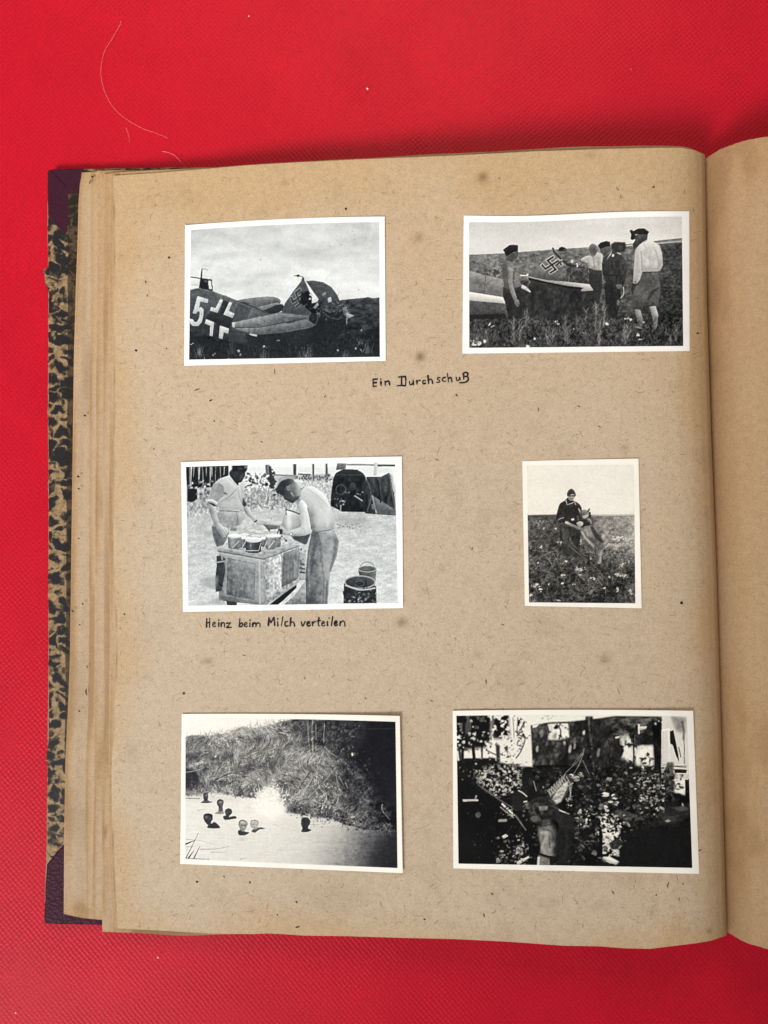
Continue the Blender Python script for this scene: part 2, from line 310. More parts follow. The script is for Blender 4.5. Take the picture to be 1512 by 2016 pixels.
    p.line([(410, 330), (430, 480), (442, 595)], 8, 26, .9, smooth=True); p.line([(278, 484), (430, 490)], 12, 27); p.line([(320, 340), (330, 480)], 5, 32, .8); p.line([(290, 520), (420, 530)], 6, 62, .6); p.line([(470, 360), (485, 440), (462, 540)], 8, 66, .6, smooth=True, soft=1)
    p.fill([(245, 238), (330, 220), (342, 250), (312, 292), (282, 306), (260, 282)], 70, smooth=True); p.ell(272, 262, 14, 18, 92, .8, soft=2); p.fill([(222, 206), (250, 180), (300, 166), (338, 175), (342, 216), (290, 224), (246, 242)], 27); p.fill([(358, 256), (346, 292), (300, 348), (332, 298)], 220); p.fill([(356, 290), (376, 292), (374, 316), (356, 314)], 228); p.line([(404, 276), (438, 294)], 9, 190)
    p.fill([(398, 578), (446, 578), (442, 612), (402, 612)], 106, smooth=True); p.line([(462, 596), (466, 660), (438, 702)], 8, 205, .9, smooth=True); p.ell(415, 745, 13, 27, 108, soft=1)
    # man in white shirt and shorts with field glasses
    p.fill([(545, 560), (620, 555), (640, 640), (560, 690), (535, 640)], 40, .9, soft=3)
    p.fill([(570, 115), (640, 104), (692, 114), (686, 156), (640, 182), (600, 216), (560, 252), (550, 200), (575, 160)], 62); p.ell(618, 132, 9, 14, 98, .9, soft=1); p.ell(596, 160, 16, 18, 80, .7, soft=3); p.fill([(558, 76), (600, 54), (660, 52), (705, 84), (690, 112), (640, 110), (570, 106)], 25); p.line([(570, 104), (690, 110)], 5, 50, .7); p.fill([(520, 70), (545, 64), (572, 95), (576, 150), (546, 162), (530, 150), (536, 110)], 28)
    p.fill([(565, 806), (622, 812), (642, 880), (642, 972), (600, 972), (590, 900)], hg(565, 104, 640, 168)); p.fill([(705, 780), (765, 774), (790, 860), (782, 950), (766, 1000), (748, 990), (740, 900)], hg(705, 128, 780, 196)); p.line([(575, 970), (642, 984)], 14, 212)
    p.fill([(640, 455), (782, 448), (802, 520), (812, 620), (792, 772), (700, 782), (688, 740), (640, 802), (558, 802), (545, 700), (570, 600), (618, 560)], lambda X, Y: 86-14*sstep(640, 780, Y)); p.addtex([(640, 455), (782, 448), (812, 620), (792, 772), (558, 802)], p.n(24, 20, 3, 67), 12); p.line([(690, 720), (740, 645), (802, 600)], 22, 50, .85, smooth=True, soft=3); p.line([(640, 620), (690, 650), (740, 600)], 7, 108, .7, smooth=True, soft=1); p.line([(645, 466), (780, 456)], 9, 46, .9)
    p.fill([(640, 186), (690, 154), (742, 174), (802, 210), (826, 280), (834, 392), (812, 442), (784, 452), (640, 457), (622, 520), (592, 570), (554, 562), (560, 430), (574, 260), (600, 220)], lambda X, Y: 202-22*sstep(770, 830, X)-10*sstep(640, 580, X)); p.addtex([(640, 186), (742, 174), (826, 280), (834, 392), (640, 457), (554, 562)], p.n(30, 20, 3, 41), 14)
    for q, w, g in (([(628, 262), (636, 350), (638, 445)], 8, 122), ([(700, 300), (720, 400), (700, 446)], 7, 172), ([(760, 250), (790, 330), (786, 440)], 9, 158), ([(600, 300), (590, 420), (575, 540)], 7, 170), ([(665, 200), (690, 260)], 7, 176), ([(640, 430), (700, 425), (780, 430)], 7, 168)): p.line(q, w, g, .75, smooth=True, soft=2)
    p.line([(560, 545), (592, 566)], 7, 96); p.ell(578, 548, 5, 6, 60); p.line([(690, 156), (650, 184)], 7, 150, .8)
    p.view(0, 0, 0)
    # foreground weeds
    p.fill([(40, 720), (1440, 700), (1440, 930), (40, 930)], 40, .5, soft=16); p.addtex([(40, 720), (1440, 700), (1440, 930), (40, 930)], p.n(14, 12, 3, 51), 34)
    p.strokes(600, p.rect(75, 740, 1430, 905), (15, 60), (45, 135), (50, 125), (2, 5), (.4, .9))
    for x, y, h in ((355, 880, 190), (395, 870, 160), (440, 740, 90), (575, 880, 120), (605, 870, 90), (685, 860, 190), (700, 880, 110), (880, 800, 200), (930, 770, 160), (900, 880, 190), (815, 740, 80), (1060, 880, 140), (1080, 860, 110), (1385, 860, 110), (1350, 885, 60), (760, 800, 100), (130, 880, 80), (190, 850, 60)):
        p.line([(x, y), (x+p.r.uniform(-8, 8), y-h)], 4, 110, .8, 2); p.strokes(int(h/5), lambda: (p.r.normal(x, 6), y-p.r.uniform(0, h*.85)), (18, 46), (45, 135), (85, 150), (3, 6), (.5, .95))
    for x, y, r in ((180, 860, 16), (140, 872, 22), (110, 880, 16), (490, 842, 13), (625, 730, 11), (642, 742, 11), (940, 745, 15), (1075, 716, 14), (1100, 720, 12), (1150, 820, 14), (1160, 850, 14), (230, 760, 13), (205, 750, 12), (806, 805, 8), (450, 890, 16), (1180, 740, 7), (95, 860, 12), (740, 780, 7)): p.blobs(3, p.gauss(x, y, 6, 3), (r*.35, r*.75), (190, 245), flat=.4)
    p.grain(6); return p

def picture_milk():
    p = Pic(1512, 1068, 200, 3)
    p.vol = 34; p.L = (.55, -.85)
    p.a = 205+16*sstep(500, 900, p.Y)-18*sstep(480, 250, p.Y)-12*sstep(600, 100, p.X)+(p.n(20, 60, 4, 3)-.5)*32+(p.n(6, 10, 2, 4)-.5)*26
    p.fill([(60, 60), (1440, 60), (1440, 230), (60, 230)], 236)
    # tall grass, fence and ruins behind
    p.fill([(60, 225), (700, 250), (1010, 230), (1010, 330), (640, 340), (60, 400)], 168, soft=8); p.addtex([(60, 225), (1010, 225), (1010, 350), (60, 420)], p.n(12, 10, 3, 7), 52)
    p.strokes(600, p.rect(78, 260, 1000, 390), (12, 40), (50, 130), lambda x, y: p.r.choice([105, 125, 200, 220]), (2, 5), (.3, .8)); p.strokes(500, p.rect(78, 380, 640, 480), (8, 22), (50, 130), lambda x, y: p.r.choice([135, 150, 215]), (2, 4), (.2, .6))
    p.fill([(60, 85), (345, 90), (345, 160), (300, 215), (230, 230), (78, 235)], 24)
    for x in (95, 104, 122, 150, 158, 176, 200, 228, 236, 262, 290, 318): p.line([(x, 98), (x+p.r.uniform(-6, 6), p.r.uniform(150, 235))], p.r.uniform(3, 10), p.r.uniform(150, 240), .9, 3)
    p.blobs(40, p.rect(80, 180, 340, 240), (4, 12), (15, 240)); p.fill([(78, 236), (140, 238), (150, 300), (110, 325), (78, 320)], 22, soft=2); p.line([(146, 240), (148, 300)], 7, 215); p.blobs(30, p.gauss(190, 270, 30, 25), (5, 12), (50, 150))
    p.blobs(170, p.rect(450, 140, 640, 250), (4, 14), lambda x, y: p.r.choice([30, 60, 215, 240, 245])); p.blobs(30, p.gauss(625, 200, 14, 40), (6, 14), (15, 60))
    p.line([(598, 84), (604, 150)], 26, 110); p.line([(586, 84), (590, 140)], 7, 60); p.line([(612, 95), (628, 240)], 16, 45, 1, 26)
    for x, y0, y1, w in ((772, 80, 180, 22), (892, 80, 190, 14), (978, 78, 200, 16)): p.line([(x, y0), (x+2, y1)], w, 60); p.line([(x-w*.4, y0), (x-w*.4, y1)], 5, 180)
    p.fill([(640, 148), (760, 150), (1010, 145), (1010, 190), (900, 200), (790, 180), (650, 190)], 175, .7, soft=3); p.line([(640, 150), (760, 158)], 7, 60); p.line([(795, 146), (875, 150)], 8, 50); p.blobs(24, p.gauss(840, 172, 28, 10), (5, 10), (60, 120)); p.blobs(26, p.gauss(935, 172, 26, 14), (5, 12), (50, 140)); p.blobs(12, p.gauss(1000, 175, 10, 16), (5, 10), (60, 120))
    p.fill([(820, 190), (1010, 200), (1005, 300), (960, 300), (880, 240)], 200, .8, soft=4); p.addtex([(800, 190), (1010, 200), (1005, 330), (880, 300)], p.n(8, 8, 2, 12), 45)
    p.fill([(1050, 72), (1108, 78), (1102, 112), (1040, 120)], 95); p.line([(1110, 84), (1424, 86)], 9, 110); p.line([(1300, 66), (1294, 152)], 22, 205); p.line([(1310, 90), (1424, 88)], 10, 70)
    # dark lorry and tent
    p.fill([(1022, 172), (1040, 138), (1086, 114), (1178, 116), (1215, 138), (1234, 166), (1236, 260), (1226, 390), (1080, 388), (1004, 350), (1010, 260)], 30); p.fill([(1022, 172), (1086, 114), (1178, 116), (1234, 166)], 36); p.line([(1030, 150), (1225, 150)], 4, 62); p.addtex([(1022, 172), (1234, 166), (1226, 390), (1004, 350)], p.n(30, 24, 3, 6), 16)
    p.ring(1072, 246, 32, 32, 5, 78); p.ell(1146, 225, 22, 26, 55); p.blobs(16, p.gauss(1072, 320, 30, 16), (4, 9), (80, 210)); p.blobs(5, p.gauss(1192, 270, 10, 5), (3, 6), (140, 220)); p.line([(1160, 284), (1212, 318)], 6, 190); p.line([(1072, 345), (1070, 385)], 9, 150); p.blobs(10, p.gauss(1100, 262, 12, 4), (4, 9), (60, 140))
    p.fill([(1238, 162), (1330, 162), (1384, 134), (1408, 176), (1418, 280), (1428, 410), (1300, 404), (1228, 398), (1220, 330)], 46); p.addtex([(1238, 162), (1384, 134), (1428, 410), (1228, 398)], p.n(60, 20, 3, 13), 26)
    p.fill([(1274, 282), (1420, 372), (1424, 408), (1305, 400)], 98); p.line([(1274, 282), (1302, 400)], 8, 160); p.line([(1240, 180), (1268, 280), (1240, 390)], 6, 92, smooth=True); p.line([(1384, 140), (1424, 380)], 6, 100); p.fill([(1388, 134), (1408, 150), (1424, 260), (1410, 260)], 190); p.line([(1310, 180), (1330, 330)], 10, 26); p.fill([(1270, 340), (1290, 338), (1300, 376), (1272, 372)], 120)
    p.fill([(1020, 400), (1180, 420), (1280, 440), (1210, 480), (1060, 480)], 170, .6, soft=12); p.blobs(30, p.gauss(1110, 480, 60, 10), (3, 8), (110, 150), (.3, .7))
    # man in light shirt
    p.view(3.287, 345, 890, 5.95, 400, 905)
    p.fill([(165, 650), (195, 585), (420, 600), (475, 645), (462, 745), (400, 778), (300, 805), (300, 880), (240, 1000), (160, 1022), (120, 910), (100, 800), (120, 740), (185, 720)], 158); p.fill([(100, 780), (150, 785), (292, 825), (296, 885), (240, 1000), (160, 1022), (120, 910)], lambda X, Y: 92+26*sstep(200, 280, X), soft=2); p.addtex([(165, 650), (420, 600), (462, 745), (300, 805), (190, 740)], p.n(24, 12, 3, 14), 16); p.line([(404, 655), (394, 772)], 7, 84); p.line([(195, 600), (300, 606), (420, 614)], 10, 96); p.line([(240, 660), (330, 690), (400, 690)], 6, 136, .7, soft=1); p.line([(200, 660), (215, 760)], 8, 134, .7, soft=2); p.blobs(5, p.gauss(405, 635, 8, 8), (4, 8), (40, 190))
    p.fill([(50, 515), (110, 520), (152, 570), (150, 640), (172, 720), (240, 788), (285, 805), (290, 850), (262, 902), (232, 906), (190, 862), (150, 795), (92, 665)], lambda X, Y: 140+46*sstep(60, 150, X-(Y-520)*.25), smooth=True)
    for q in ([(196, 820), (226, 870), (242, 904)], [(222, 815), (252, 860), (264, 895)], [(250, 805), (276, 850)]): p.line(q, 5, 98, .8, smooth=True)
    p.fill([(470, 565), (508, 540), (560, 612), (622, 690), (640, 712), (610, 736), (556, 690), (498, 630)], lambda X, Y: 186-34*sstep(560, 470, X), smooth=True); p.fill([(628, 722), (680, 698), (765, 738), (706, 756), (652, 772), (624, 752)], 190, smooth=True); p.line([(690, 724), (755, 742)], 4, 130); p.line([(600, 738), (632, 712)], 17, 38)
    p.fill([(300, 190), (345, 232), (405, 312), (416, 348), (440, 290), (468, 258), (482, 330), (478, 450), (466, 520), (472, 575), (440, 602), (400, 576), (340, 602), (250, 597), (200, 577), (160, 546), (45, 488), (90, 350), (140, 270), (200, 222)], lambda X, Y: 192-16*sstep(420, 470, X)+14*sstep(480, 580, Y))
    p.fill([(120, 292), (180, 268), (240, 312), (246, 390), (204, 450), (166, 505), (66, 470), (95, 350)], 146, .9, soft=3); p.line([(44, 478), (104, 480), (168, 518)], 27, 220); p.fill([(45, 496), (112, 512), (168, 548), (120, 548)], 30)
    for q, w, g in (([(206, 492), (300, 440), (392, 346)], 8, 118), ([(238, 388), (280, 408)], 15, 62), ([(200, 440), (236, 420), (262, 390)], 9, 112), ([(250, 505), (380, 440)], 6, 156), ([(180, 520), (280, 470), (360, 440)], 6, 150), ([(408, 342), (424, 430), (456, 512)], 7, 128), ([(300, 215), (380, 300), (404, 340)], 6, 140), ([(260, 560), (380, 570)], 7, 160), ([(220, 240), (160, 300)], 6, 165), ([(440, 300), (462, 400)], 8, 156)): p.line(q, w, g, .8, smooth=True, soft=1)
    p.fill([(464, 440), (512, 532), (482, 562), (458, 530)], 52, .9, soft=2)
    p.fill([(304, 168), (335, 120), (400, 105), (478, 110), (492, 185), (470, 232), (448, 268), (416, 276), (406, 308), (340, 232)], 40, smooth=True); p.ell(448, 205, 20, 26, 66, .8, soft=4); p.ell(372, 200, 18, 26, 52, .7, soft=3); p.line([(384, 166), (420, 172)], 6, 78, .8); p.line([(424, 238), (446, 240)], 5, 82, .8); p.line([(466, 190), (480, 196)], 8, 74, .8)
    p.fill([(338, 72), (520, 70), (512, 130), (484, 166), (430, 142), (352, 148), (336, 130)], 27, soft=1); p.fill([(400, 92), (470, 100), (452, 128), (404, 120)], 54, .8, soft=3); p.fill([(482, 82), (516, 76), (508, 104), (488, 104)], 135, .9, soft=1)
    p.view(0, 0, 0)
    # milk can held over the crate, jug
    p.fill([(718, 368), (806, 396), (818, 470), (790, 520), (720, 512), (684, 480)], lambda X, Y: 178+50*np.exp(-((X-735)/22)**2)-40*sstep(770, 815, X)); p.line([(716, 374), (760, 386), (806, 404)], 9, 70); p.blobs(5, p.gauss(760, 372, 26, 6), (8, 13), (205, 235)); p.line([(716, 366), (718, 410)], 6, 60)
    # crate
    p.fill([(280, 640), (570, 690), (575, 992), (325, 965), (282, 960)], 150); p.fill([(568, 690), (810, 598), (802, 836), (782, 862), (592, 990), (572, 990)], 178)
    p.fill([(342, 688), (516, 726), (510, 956), (332, 922)], 122); p.addtex([(342, 688), (516, 726), (510, 956), (332, 922)], p.n(70, 14, 3, 16), 16); p.addtex([(280, 640), (570, 690), (575, 992), (282, 960)], p.n(14, 20, 3, 17), 14)
    p.fill([(596, 716), (690, 670), (688, 884), (590, 960)], 196); p.addtex([(568, 690), (810, 598), (802, 836), (592, 990)], p.n(16, 12, 3, 18), 44); p.fill([(698, 660), (800, 622), (794, 822), (692, 876)], 128); p.addtex([(698, 660), (800, 622), (794, 822), (692, 876)], p.n(40, 10, 3, 19), 20)
    for q in ([(342, 688), (516, 726), (510, 956)], [(342, 688), (332, 922), (510, 956)], [(594, 716), (690, 670), (690, 880)], [(698, 660), (802, 620), (794, 824)]): p.line(q, 4, 85, .8)
    p.line([(545, 700), (548, 985)], 12, 200, .7); p.line([(332, 940), (500, 972)], 6, 100, .7); p.fill([(330, 960), (400, 972), (400, 995), (335, 990)], 45)
    p.fill([(270, 626), (320, 604), (430, 610), (640, 590), (812, 578), (806, 606), (690, 650), (570, 694), (275, 642)], 178); p.addtex([(270, 626), (812, 578), (806, 606), (570, 694)], p.n(10, 24, 3, 20), 32); p.line([(272, 642), (568, 694)], 6, 75); p.line([(570, 696), (690, 652), (806, 608)], 5, 95)
    p.fill([(268, 672), (300, 672), (326, 690), (318, 720), (326, 760), (300, 900), (262, 906), (258, 820), (268, 740)], 58); p.line([(262, 716), (322, 706)], 9, 170); p.line([(300, 670), (304, 700)], 7, 160); p.line([(284, 850), (304, 870)], 12, 25)
    p.fill([(604, 990), (700, 918), (786, 858), (784, 880), (700, 960), (660, 990)], 22); p.fill([(800, 640), (848, 650), (846, 830), (800, 830)], 165, .8); p.blobs(30, p.gauss(824, 720, 14, 40), (4, 11), (60, 215)); p.line([(806, 748), (840, 760)], 10, 60); p.line([(806, 778), (840, 782)], 12, 60)
    # pails with lids
    def pail(cx, yt, yb, rx, g):
        p.fill([(cx-rx, yt), (cx+rx, yt), (cx+rx*.94, yb-6), (cx+rx*.5, yb+3), (cx-rx*.5, yb+3), (cx-rx*.94, yb-6)], lambda X, Y: g+34*np.exp(-((X-cx+rx*.4)/(rx*.3))**2)-18*sstep(cx, cx+rx, X))
        p.ell(cx, yt, rx+3, rx*.34, 236); p.ell(cx, yt-6, rx*.8, rx*.22, 246)
    for cx, yt, rx in ((500, 512, 32), (545, 520, 36), (590, 510, 30), (450, 535, 30), (520, 545, 34), (470, 552, 20)): p.ell(cx, yt, rx, rx*.36, p.r.uniform(214, 240)); p.ring(cx, yt, rx, rx*.36, 3, 150, .7)
    pail(445, 556, 620, 26, 85); pail(575, 560, 612, 24, 90); pail(660, 545, 615, 24, 120); pail(618, 546, 630, 34, 118); pail(384, 545, 626, 43, 120); pail(506, 570, 652, 52, 58)
    for q in ([(342, 566), (310, 608)], [(368, 622), (414, 576)], [(430, 624), (456, 580)], [(555, 590), (540, 640), (460, 640)], [(596, 576), (572, 630)], [(602, 625), (648, 570)], [(690, 560), (686, 610)]): p.line(q, 4, 226)
    p.line([(490, 600), (490, 614)], 5, 190); p.fill([(562, 464), (672, 474), (664, 500), (668, 525), (612, 520), (590, 495)], 92); p.line([(562, 466), (674, 476)], 6, 165); p.fill([(612, 505), (664, 500), (668, 525), (614, 524)], 205); p.line([(676, 480), (660, 528)], 5, 70)
    p.fill([(360, 484), (400, 492), (395, 512), (352, 512)], 110, soft=1)
    # bare-backed man
    p.vol = 30
    p.fill([(760, 560), (872, 536), (850, 596), (836, 600)], 62, soft=1); p.blobs(20, p.gauss(700, 570, 22, 18), (4, 10), (40, 215))
    p.fill([(845, 985), (842, 800), (858, 640), (884, 512), (1028, 508), (1060, 580), (1046, 672), (1004, 780), (996, 850), (985, 985)], lambda X, Y: 108+46*sstep(890, 970, X)-34*sstep(1000, 1052, X)-10*sstep(700, 950, Y), smooth=False)
    p.addtex([(845, 985), (858, 640), (884, 512), (1028, 508), (1060, 580), (1004, 780), (985, 985)], p.n(40, 22, 3, 23), 13)
    for q, w, g in (([(905, 520), (895, 650), (880, 800)], 16, 78), ([(930, 540), (944, 640), (940, 720)], 9, 100), ([(930, 600), (950, 720), (962, 860), (955, 980)], 9, 104), ([(1040, 560), (1026, 680), (1000, 770)], 16, 104), ([(872, 640), (864, 760), (870, 900)], 10, 142), ([(985, 830), (975, 980)], 12, 84), ([(960, 560), (1000, 620)], 8, 138), ([(890, 700), (930, 740)], 8, 88), ([(880, 820), (940, 850)], 7, 92), ([(900, 900), (950, 920)], 7, 96)): p.line(q, w, g, .75, smooth=True, soft=3)
    p.fill([(700, 990), (770, 930), (840, 838), (846, 990)], 150); p.addtex([(700, 990), (840, 838), (846, 990)], p.n(20, 20, 3, 24), 22)
    p.view(3.287, 345, 890, 5.6, 520, 920)
    p.fill([(530, 705), (600, 722), (612, 800), (560, 860), (500, 870)], 92, .9, soft=3); p.fill([(300, 762), (400, 756), (512, 728), (462, 850), (398, 832), (330, 802)], 64, soft=1)
    p.fill([(130, 230), (165, 132), (250, 84), (322, 112), (332, 152), (200, 175)], 158, .85, soft=4)
    p.fill([(362, 392), (398, 332), (404, 268), (450, 228), (520, 208), (600, 250), (664, 300), (702, 362), (742, 460), (766, 560), (766, 682), (640, 712), (530, 702), (512, 600), (488, 480), (440, 400)], lambda X, Y: 208-50*np.exp(-((X-525)/45)**2)*sstep(420, 540, Y)-30*sstep(690, 766, X)-16*sstep(560, 700, Y), smooth=True)
    for q, w, g, a in (([(470, 240), (580, 310), (660, 390), (700, 440)], 9, 168, .8), ([(520, 300), (600, 370), (640, 460)], 26, 198, .6), ([(500, 470), (560, 520), (560, 620)], 30, 182, .6), ([(610, 460), (680, 560), (700, 660)], 30, 222, .5), ([(560, 400), (520, 440), (490, 470)], 12, 176, .6), ([(540, 680), (640, 690), (740, 670)], 12, 196, .6)): p.line(q, w, g, a, smooth=True, soft=5)
    p.line([(600, 712), (680, 700), (735, 690)], 7, 92)
    p.fill([(364, 384), (428, 368), (478, 436), (500, 540), (522, 650), (514, 722), (462, 752), (380, 762), (300, 752), (250, 752), (240, 712), (320, 690), (398, 660), (412, 620), (395, 520), (368, 430)], lambda X, Y: 204+14*np.exp(-((X-450)/30)**2)-40*sstep(725, 765, Y), smooth=True); p.line([(478, 446), (502, 550), (522, 690)], 9, 98, .9, smooth=True); p.line([(366, 390), (372, 430), (400, 520)], 8, 132, .8, smooth=True, soft=1); p.line([(398, 662), (440, 690), (452, 740)], 8, 160, .7, smooth=True, soft=2); p.fill([(360, 360), (392, 330), (400, 370), (372, 420)], 120, .8, soft=3)
    p.fill([(184, 648), (230, 680), (252, 722), (240, 752), (200, 742), (180, 700)], 178, smooth=True); p.fill([(165, 680), (206, 690), (200, 742), (170, 742)], 42); p.ell(298, 740, 14, 15, 240); p.ring(298, 740, 15, 16, 5, 70); p.line([(176, 640), (150, 740)], 7, 60)
    p.fill([(250, 212), (290, 198), (336, 165), (380, 200), (406, 262), (402, 312), (386, 346), (360, 362), (338, 330), (308, 290), (288, 278)], lambda X, Y: 112+44*sstep(300, 395, X)-24*sstep(290, 350, Y), smooth=True)
    p.fill([(213, 322), (232, 258), (252, 218), (284, 250), (286, 282), (330, 330), (362, 352), (336, 388), (312, 402), (280, 386), (244, 368), (222, 356)], 62, smooth=True); p.fill([(332, 330), (392, 318), (376, 362), (346, 362)], 66, .9, soft=2); p.line([(286, 290), (330, 330)], 10, 130, .6, soft=3); p.line([(236, 330), (258, 336)], 5, 96, .7); p.line([(300, 376), (322, 378)], 5, 100, .6)
    p.fill([(128, 262), (150, 208), (190, 160), (250, 134), (310, 138), (332, 166), (290, 200), (250, 214), (234, 252), (216, 322), (178, 302), (140, 286)], lambda X, Y: 40+55*sstep(250, 330, X), soft=2, smooth=True); p.strokes(22, p.gauss(250, 165, 40, 16), (16, 34), (-40, 30), (30, 120), (4, 6), (.3, .7)); p.ell(265, 240, 15, 22, 158, .9, -.3, soft=1); p.ell(268, 244, 7, 11, 84, ang=-.3, soft=1)
    p.view(0, 0, 0); p.vol = 34
    # bucket and container
    p.ring(1243, 752, 46, 40, 5, 120, 1, math.pi, 2*math.pi); p.fill([(1184, 760), (1302, 760), (1296, 840), (1270, 856), (1200, 850)], hg(1184, 62, 1300, 100)); p.ell(1243, 756, 58, 20, 90); p.ring(1243, 756, 58, 20, 4, 200)
    p.fill([(1092, 850), (1300, 866), (1302, 978), (1088, 980)], 34); p.blobs(60, p.rect(1095, 890, 1300, 975), (4, 12), lambda x, y: p.r.choice([22, 60, 110, 170]), (.5, 1)); p.ell(1196, 846, 98, 40, 60, ang=.1); p.ring(1196, 842, 98, 40, 7, 175, 1); p.fill([(1150, 830), (1234, 838), (1226, 882), (1166, 872)], 38); p.ring(1192, 852, 30, 18, 4, 100); p.line([(1098, 862), (1196, 892), (1296, 880)], 8, 205, smooth=True); p.line([(1232, 820), (1240, 880)], 8, 40); p.line([(1086, 900), (1092, 930)], 7, 40)
    p.fill([(150, 832), (230, 806), (280, 800), (265, 890), (190, 870)], 160, .7, soft=8); p.fill([(210, 980), (280, 930), (330, 985)], 170, .6, soft=4)
    p.grain(5); return p

def picture_dog():
    p = Pic(1512, 1803, 238, 4)
    p.vol = 24; p.L = (.6, -.8)
    p.a = 236+(p.n(60, 60, 3, 1)-.5)*5+3*sstep(200, 600, p.Y)
    p.fill([(90, 702), (440, 694), (860, 690), (1350, 686), (1370, 1720), (90, 1720)], lambda X, Y: 80+72*sstep(780, 1000, X)*sstep(1250, 800, Y)-26*sstep(1000, 1500, Y)+22*sstep(1200, 1330, X))
    p.line([(90, 700), (440, 694)], 16, 60, .8, soft=3); p.line([(840, 700), (1350, 690)], 18, 196, .8, soft=4); p.line([(850, 712), (1340, 706)], 9, 120, .7, soft=2)
    G = [(90, 715), (1350, 705), (1370, 1720), (90, 1720)]
    p.addtex(G, p.n(26, 30, 4, 2, .7), 46); p.addtex(G, p.n(140, 160, 3, 3), 20); p.addtex([(90, 1050), (1370, 1050), (1370, 1720), (90, 1720)], p.n(16, 16, 3, 5, .7), 34)
    p.strokes(700, p.rect(110, 740, 1340, 1300), (20, 70), (40, 140), lambda x, y: p.r.choice([45, 60, 110, 130])+45*(x > 840)*(y < 1100), (3, 6), (.25, .7))
    p.strokes(900, p.rect(110, 1150, 1340, 1700), (25, 90), (10, 170), lambda x, y: p.r.choice([25, 35, 45, 105, 130]), (3, 7), (.3, .8))
    p.blobs(26, p.rect(110, 755, 340, 800), (6, 16), (110, 175), (.4, .8)); p.line([(106, 672), (110, 770)], 9, 110)
    # man in a dark tunic
    p.view(5.815, 1020, 895, 7.467, 1090, 950)
    p.fill([(95, 615), (180, 640), (392, 690), (398, 860), (386, 1010), (350, 980), (290, 900), (240, 800), (215, 900), (180, 1010), (120, 960), (88, 800)], 46); p.fill([(120, 680), (222, 680), (232, 800), (205, 900), (140, 900)], 76, .8, soft=4); p.addtex([(95, 615), (392, 690), (386, 1010), (120, 960)], p.n(50, 16, 3, 17), 20); p.fill([(90, 950), (300, 930), (390, 1000), (350, 1080), (140, 1080)], 50, .8, soft=12); p.line([(240, 800), (270, 910), (380, 985)], 12, 104, .7, smooth=True, soft=2)
    p.fill([(33, 520), (60, 400), (95, 310), (170, 262), (205, 225), (290, 268), (342, 290), (396, 340), (412, 392), (402, 470), (402, 600), (340, 645), (240, 625), (150, 595), (80, 592), (42, 560)], 41, smooth=True); p.addtex([(33, 520), (95, 310), (290, 268), (412, 392), (340, 645), (80, 592)], p.n(40, 22, 3, 7), 10); p.line([(130, 360), (110, 480), (150, 560)], 10, 30, .7, smooth=True, soft=2); p.line([(240, 330), (250, 600)], 5, 30, .7); p.line([(80, 340), (60, 450)], 10, 56, .6, smooth=True, soft=3)
    p.fill([(210, 196), (312, 182), (304, 230), (278, 264), (244, 268), (220, 242)], 150, smooth=True); p.fill([(216, 190), (308, 180), (302, 206), (222, 212)], 74, .8, soft=3); p.line([(258, 200), (262, 228)], 10, 180, .8, soft=1); p.line([(236, 240), (274, 238)], 6, 66, .8); p.fill([(230, 252), (280, 248), (262, 272)], 110, .8, soft=2); p.ell(290, 224, 9, 16, 176, .8, soft=2)
    p.fill([(197, 192), (204, 140), (246, 96), (292, 108), (323, 164), (321, 206), (306, 204), (300, 174), (250, 180), (214, 202)], 50, smooth=True); p.line([(206, 150), (250, 160), (310, 150)], 7, 68, .7, smooth=True); p.fill([(208, 226), (246, 272), (292, 262), (300, 290), (250, 312), (200, 300)], 38, .9)
    p.line([(178, 262), (200, 330), (246, 310)], 12, 182); p.line([(250, 316), (292, 290)], 10, 190); p.line([(306, 284), (326, 332)], 12, 168); p.line([(64, 556), (100, 530), (150, 520)], 8, 168, smooth=True); p.fill([(255, 530), (300, 528), (301, 556), (257, 558)], 232); p.line([(160, 560), (360, 590)], 12, 28, .7)
    # shepherd dog standing up against him
    p.fill([(610, 900), (692, 858), (742, 900), (732, 962), (702, 1030), (702, 1120), (692, 1192), (645, 1192), (634, 1100), (610, 985)], lambda X, Y: 112+34*sstep(640, 700, X), smooth=True); p.addtex([(610, 900), (742, 900), (702, 1030), (692, 1192), (634, 1100)], p.n(26, 18, 3, 15), 26); p.line([(604, 950), (620, 1070)], 12, 42); p.line([(740, 965), (712, 1010), (690, 1075)], 13, 176, .8, 8, smooth=True, soft=2); p.ell(662, 1180, 20, 18, 175, .8, soft=2)
    p.fill([(428, 700), (470, 640), (560, 634), (602, 700), (682, 800), (732, 880), (742, 950), (700, 1000), (640, 960), (600, 880), (540, 830), (498, 812)], lambda X, Y: 128-26*sstep(560, 700, X), smooth=True); p.addtex([(428, 700), (560, 634), (742, 950), (600, 880)], p.n(26, 20, 3, 16), 24); p.fill([(530, 640), (572, 640), (650, 750), (742, 880), (700, 885), (620, 830), (560, 720)], 46, .9, soft=5); p.fill([(440, 690), (480, 672), (524, 760), (505, 806)], 170, .8, soft=4); p.line([(520, 800), (580, 850), (610, 890)], 10, 70, .7, smooth=True, soft=2)
    p.line([(408, 706), (458, 800), (530, 880), (592, 945)], 40, 190, .9, 18, smooth=True, soft=3); p.strokes(16, p.gauss(520, 890, 30, 25), (20, 40), (-80, -30), (150, 235), (5, 8), (.4, .8))
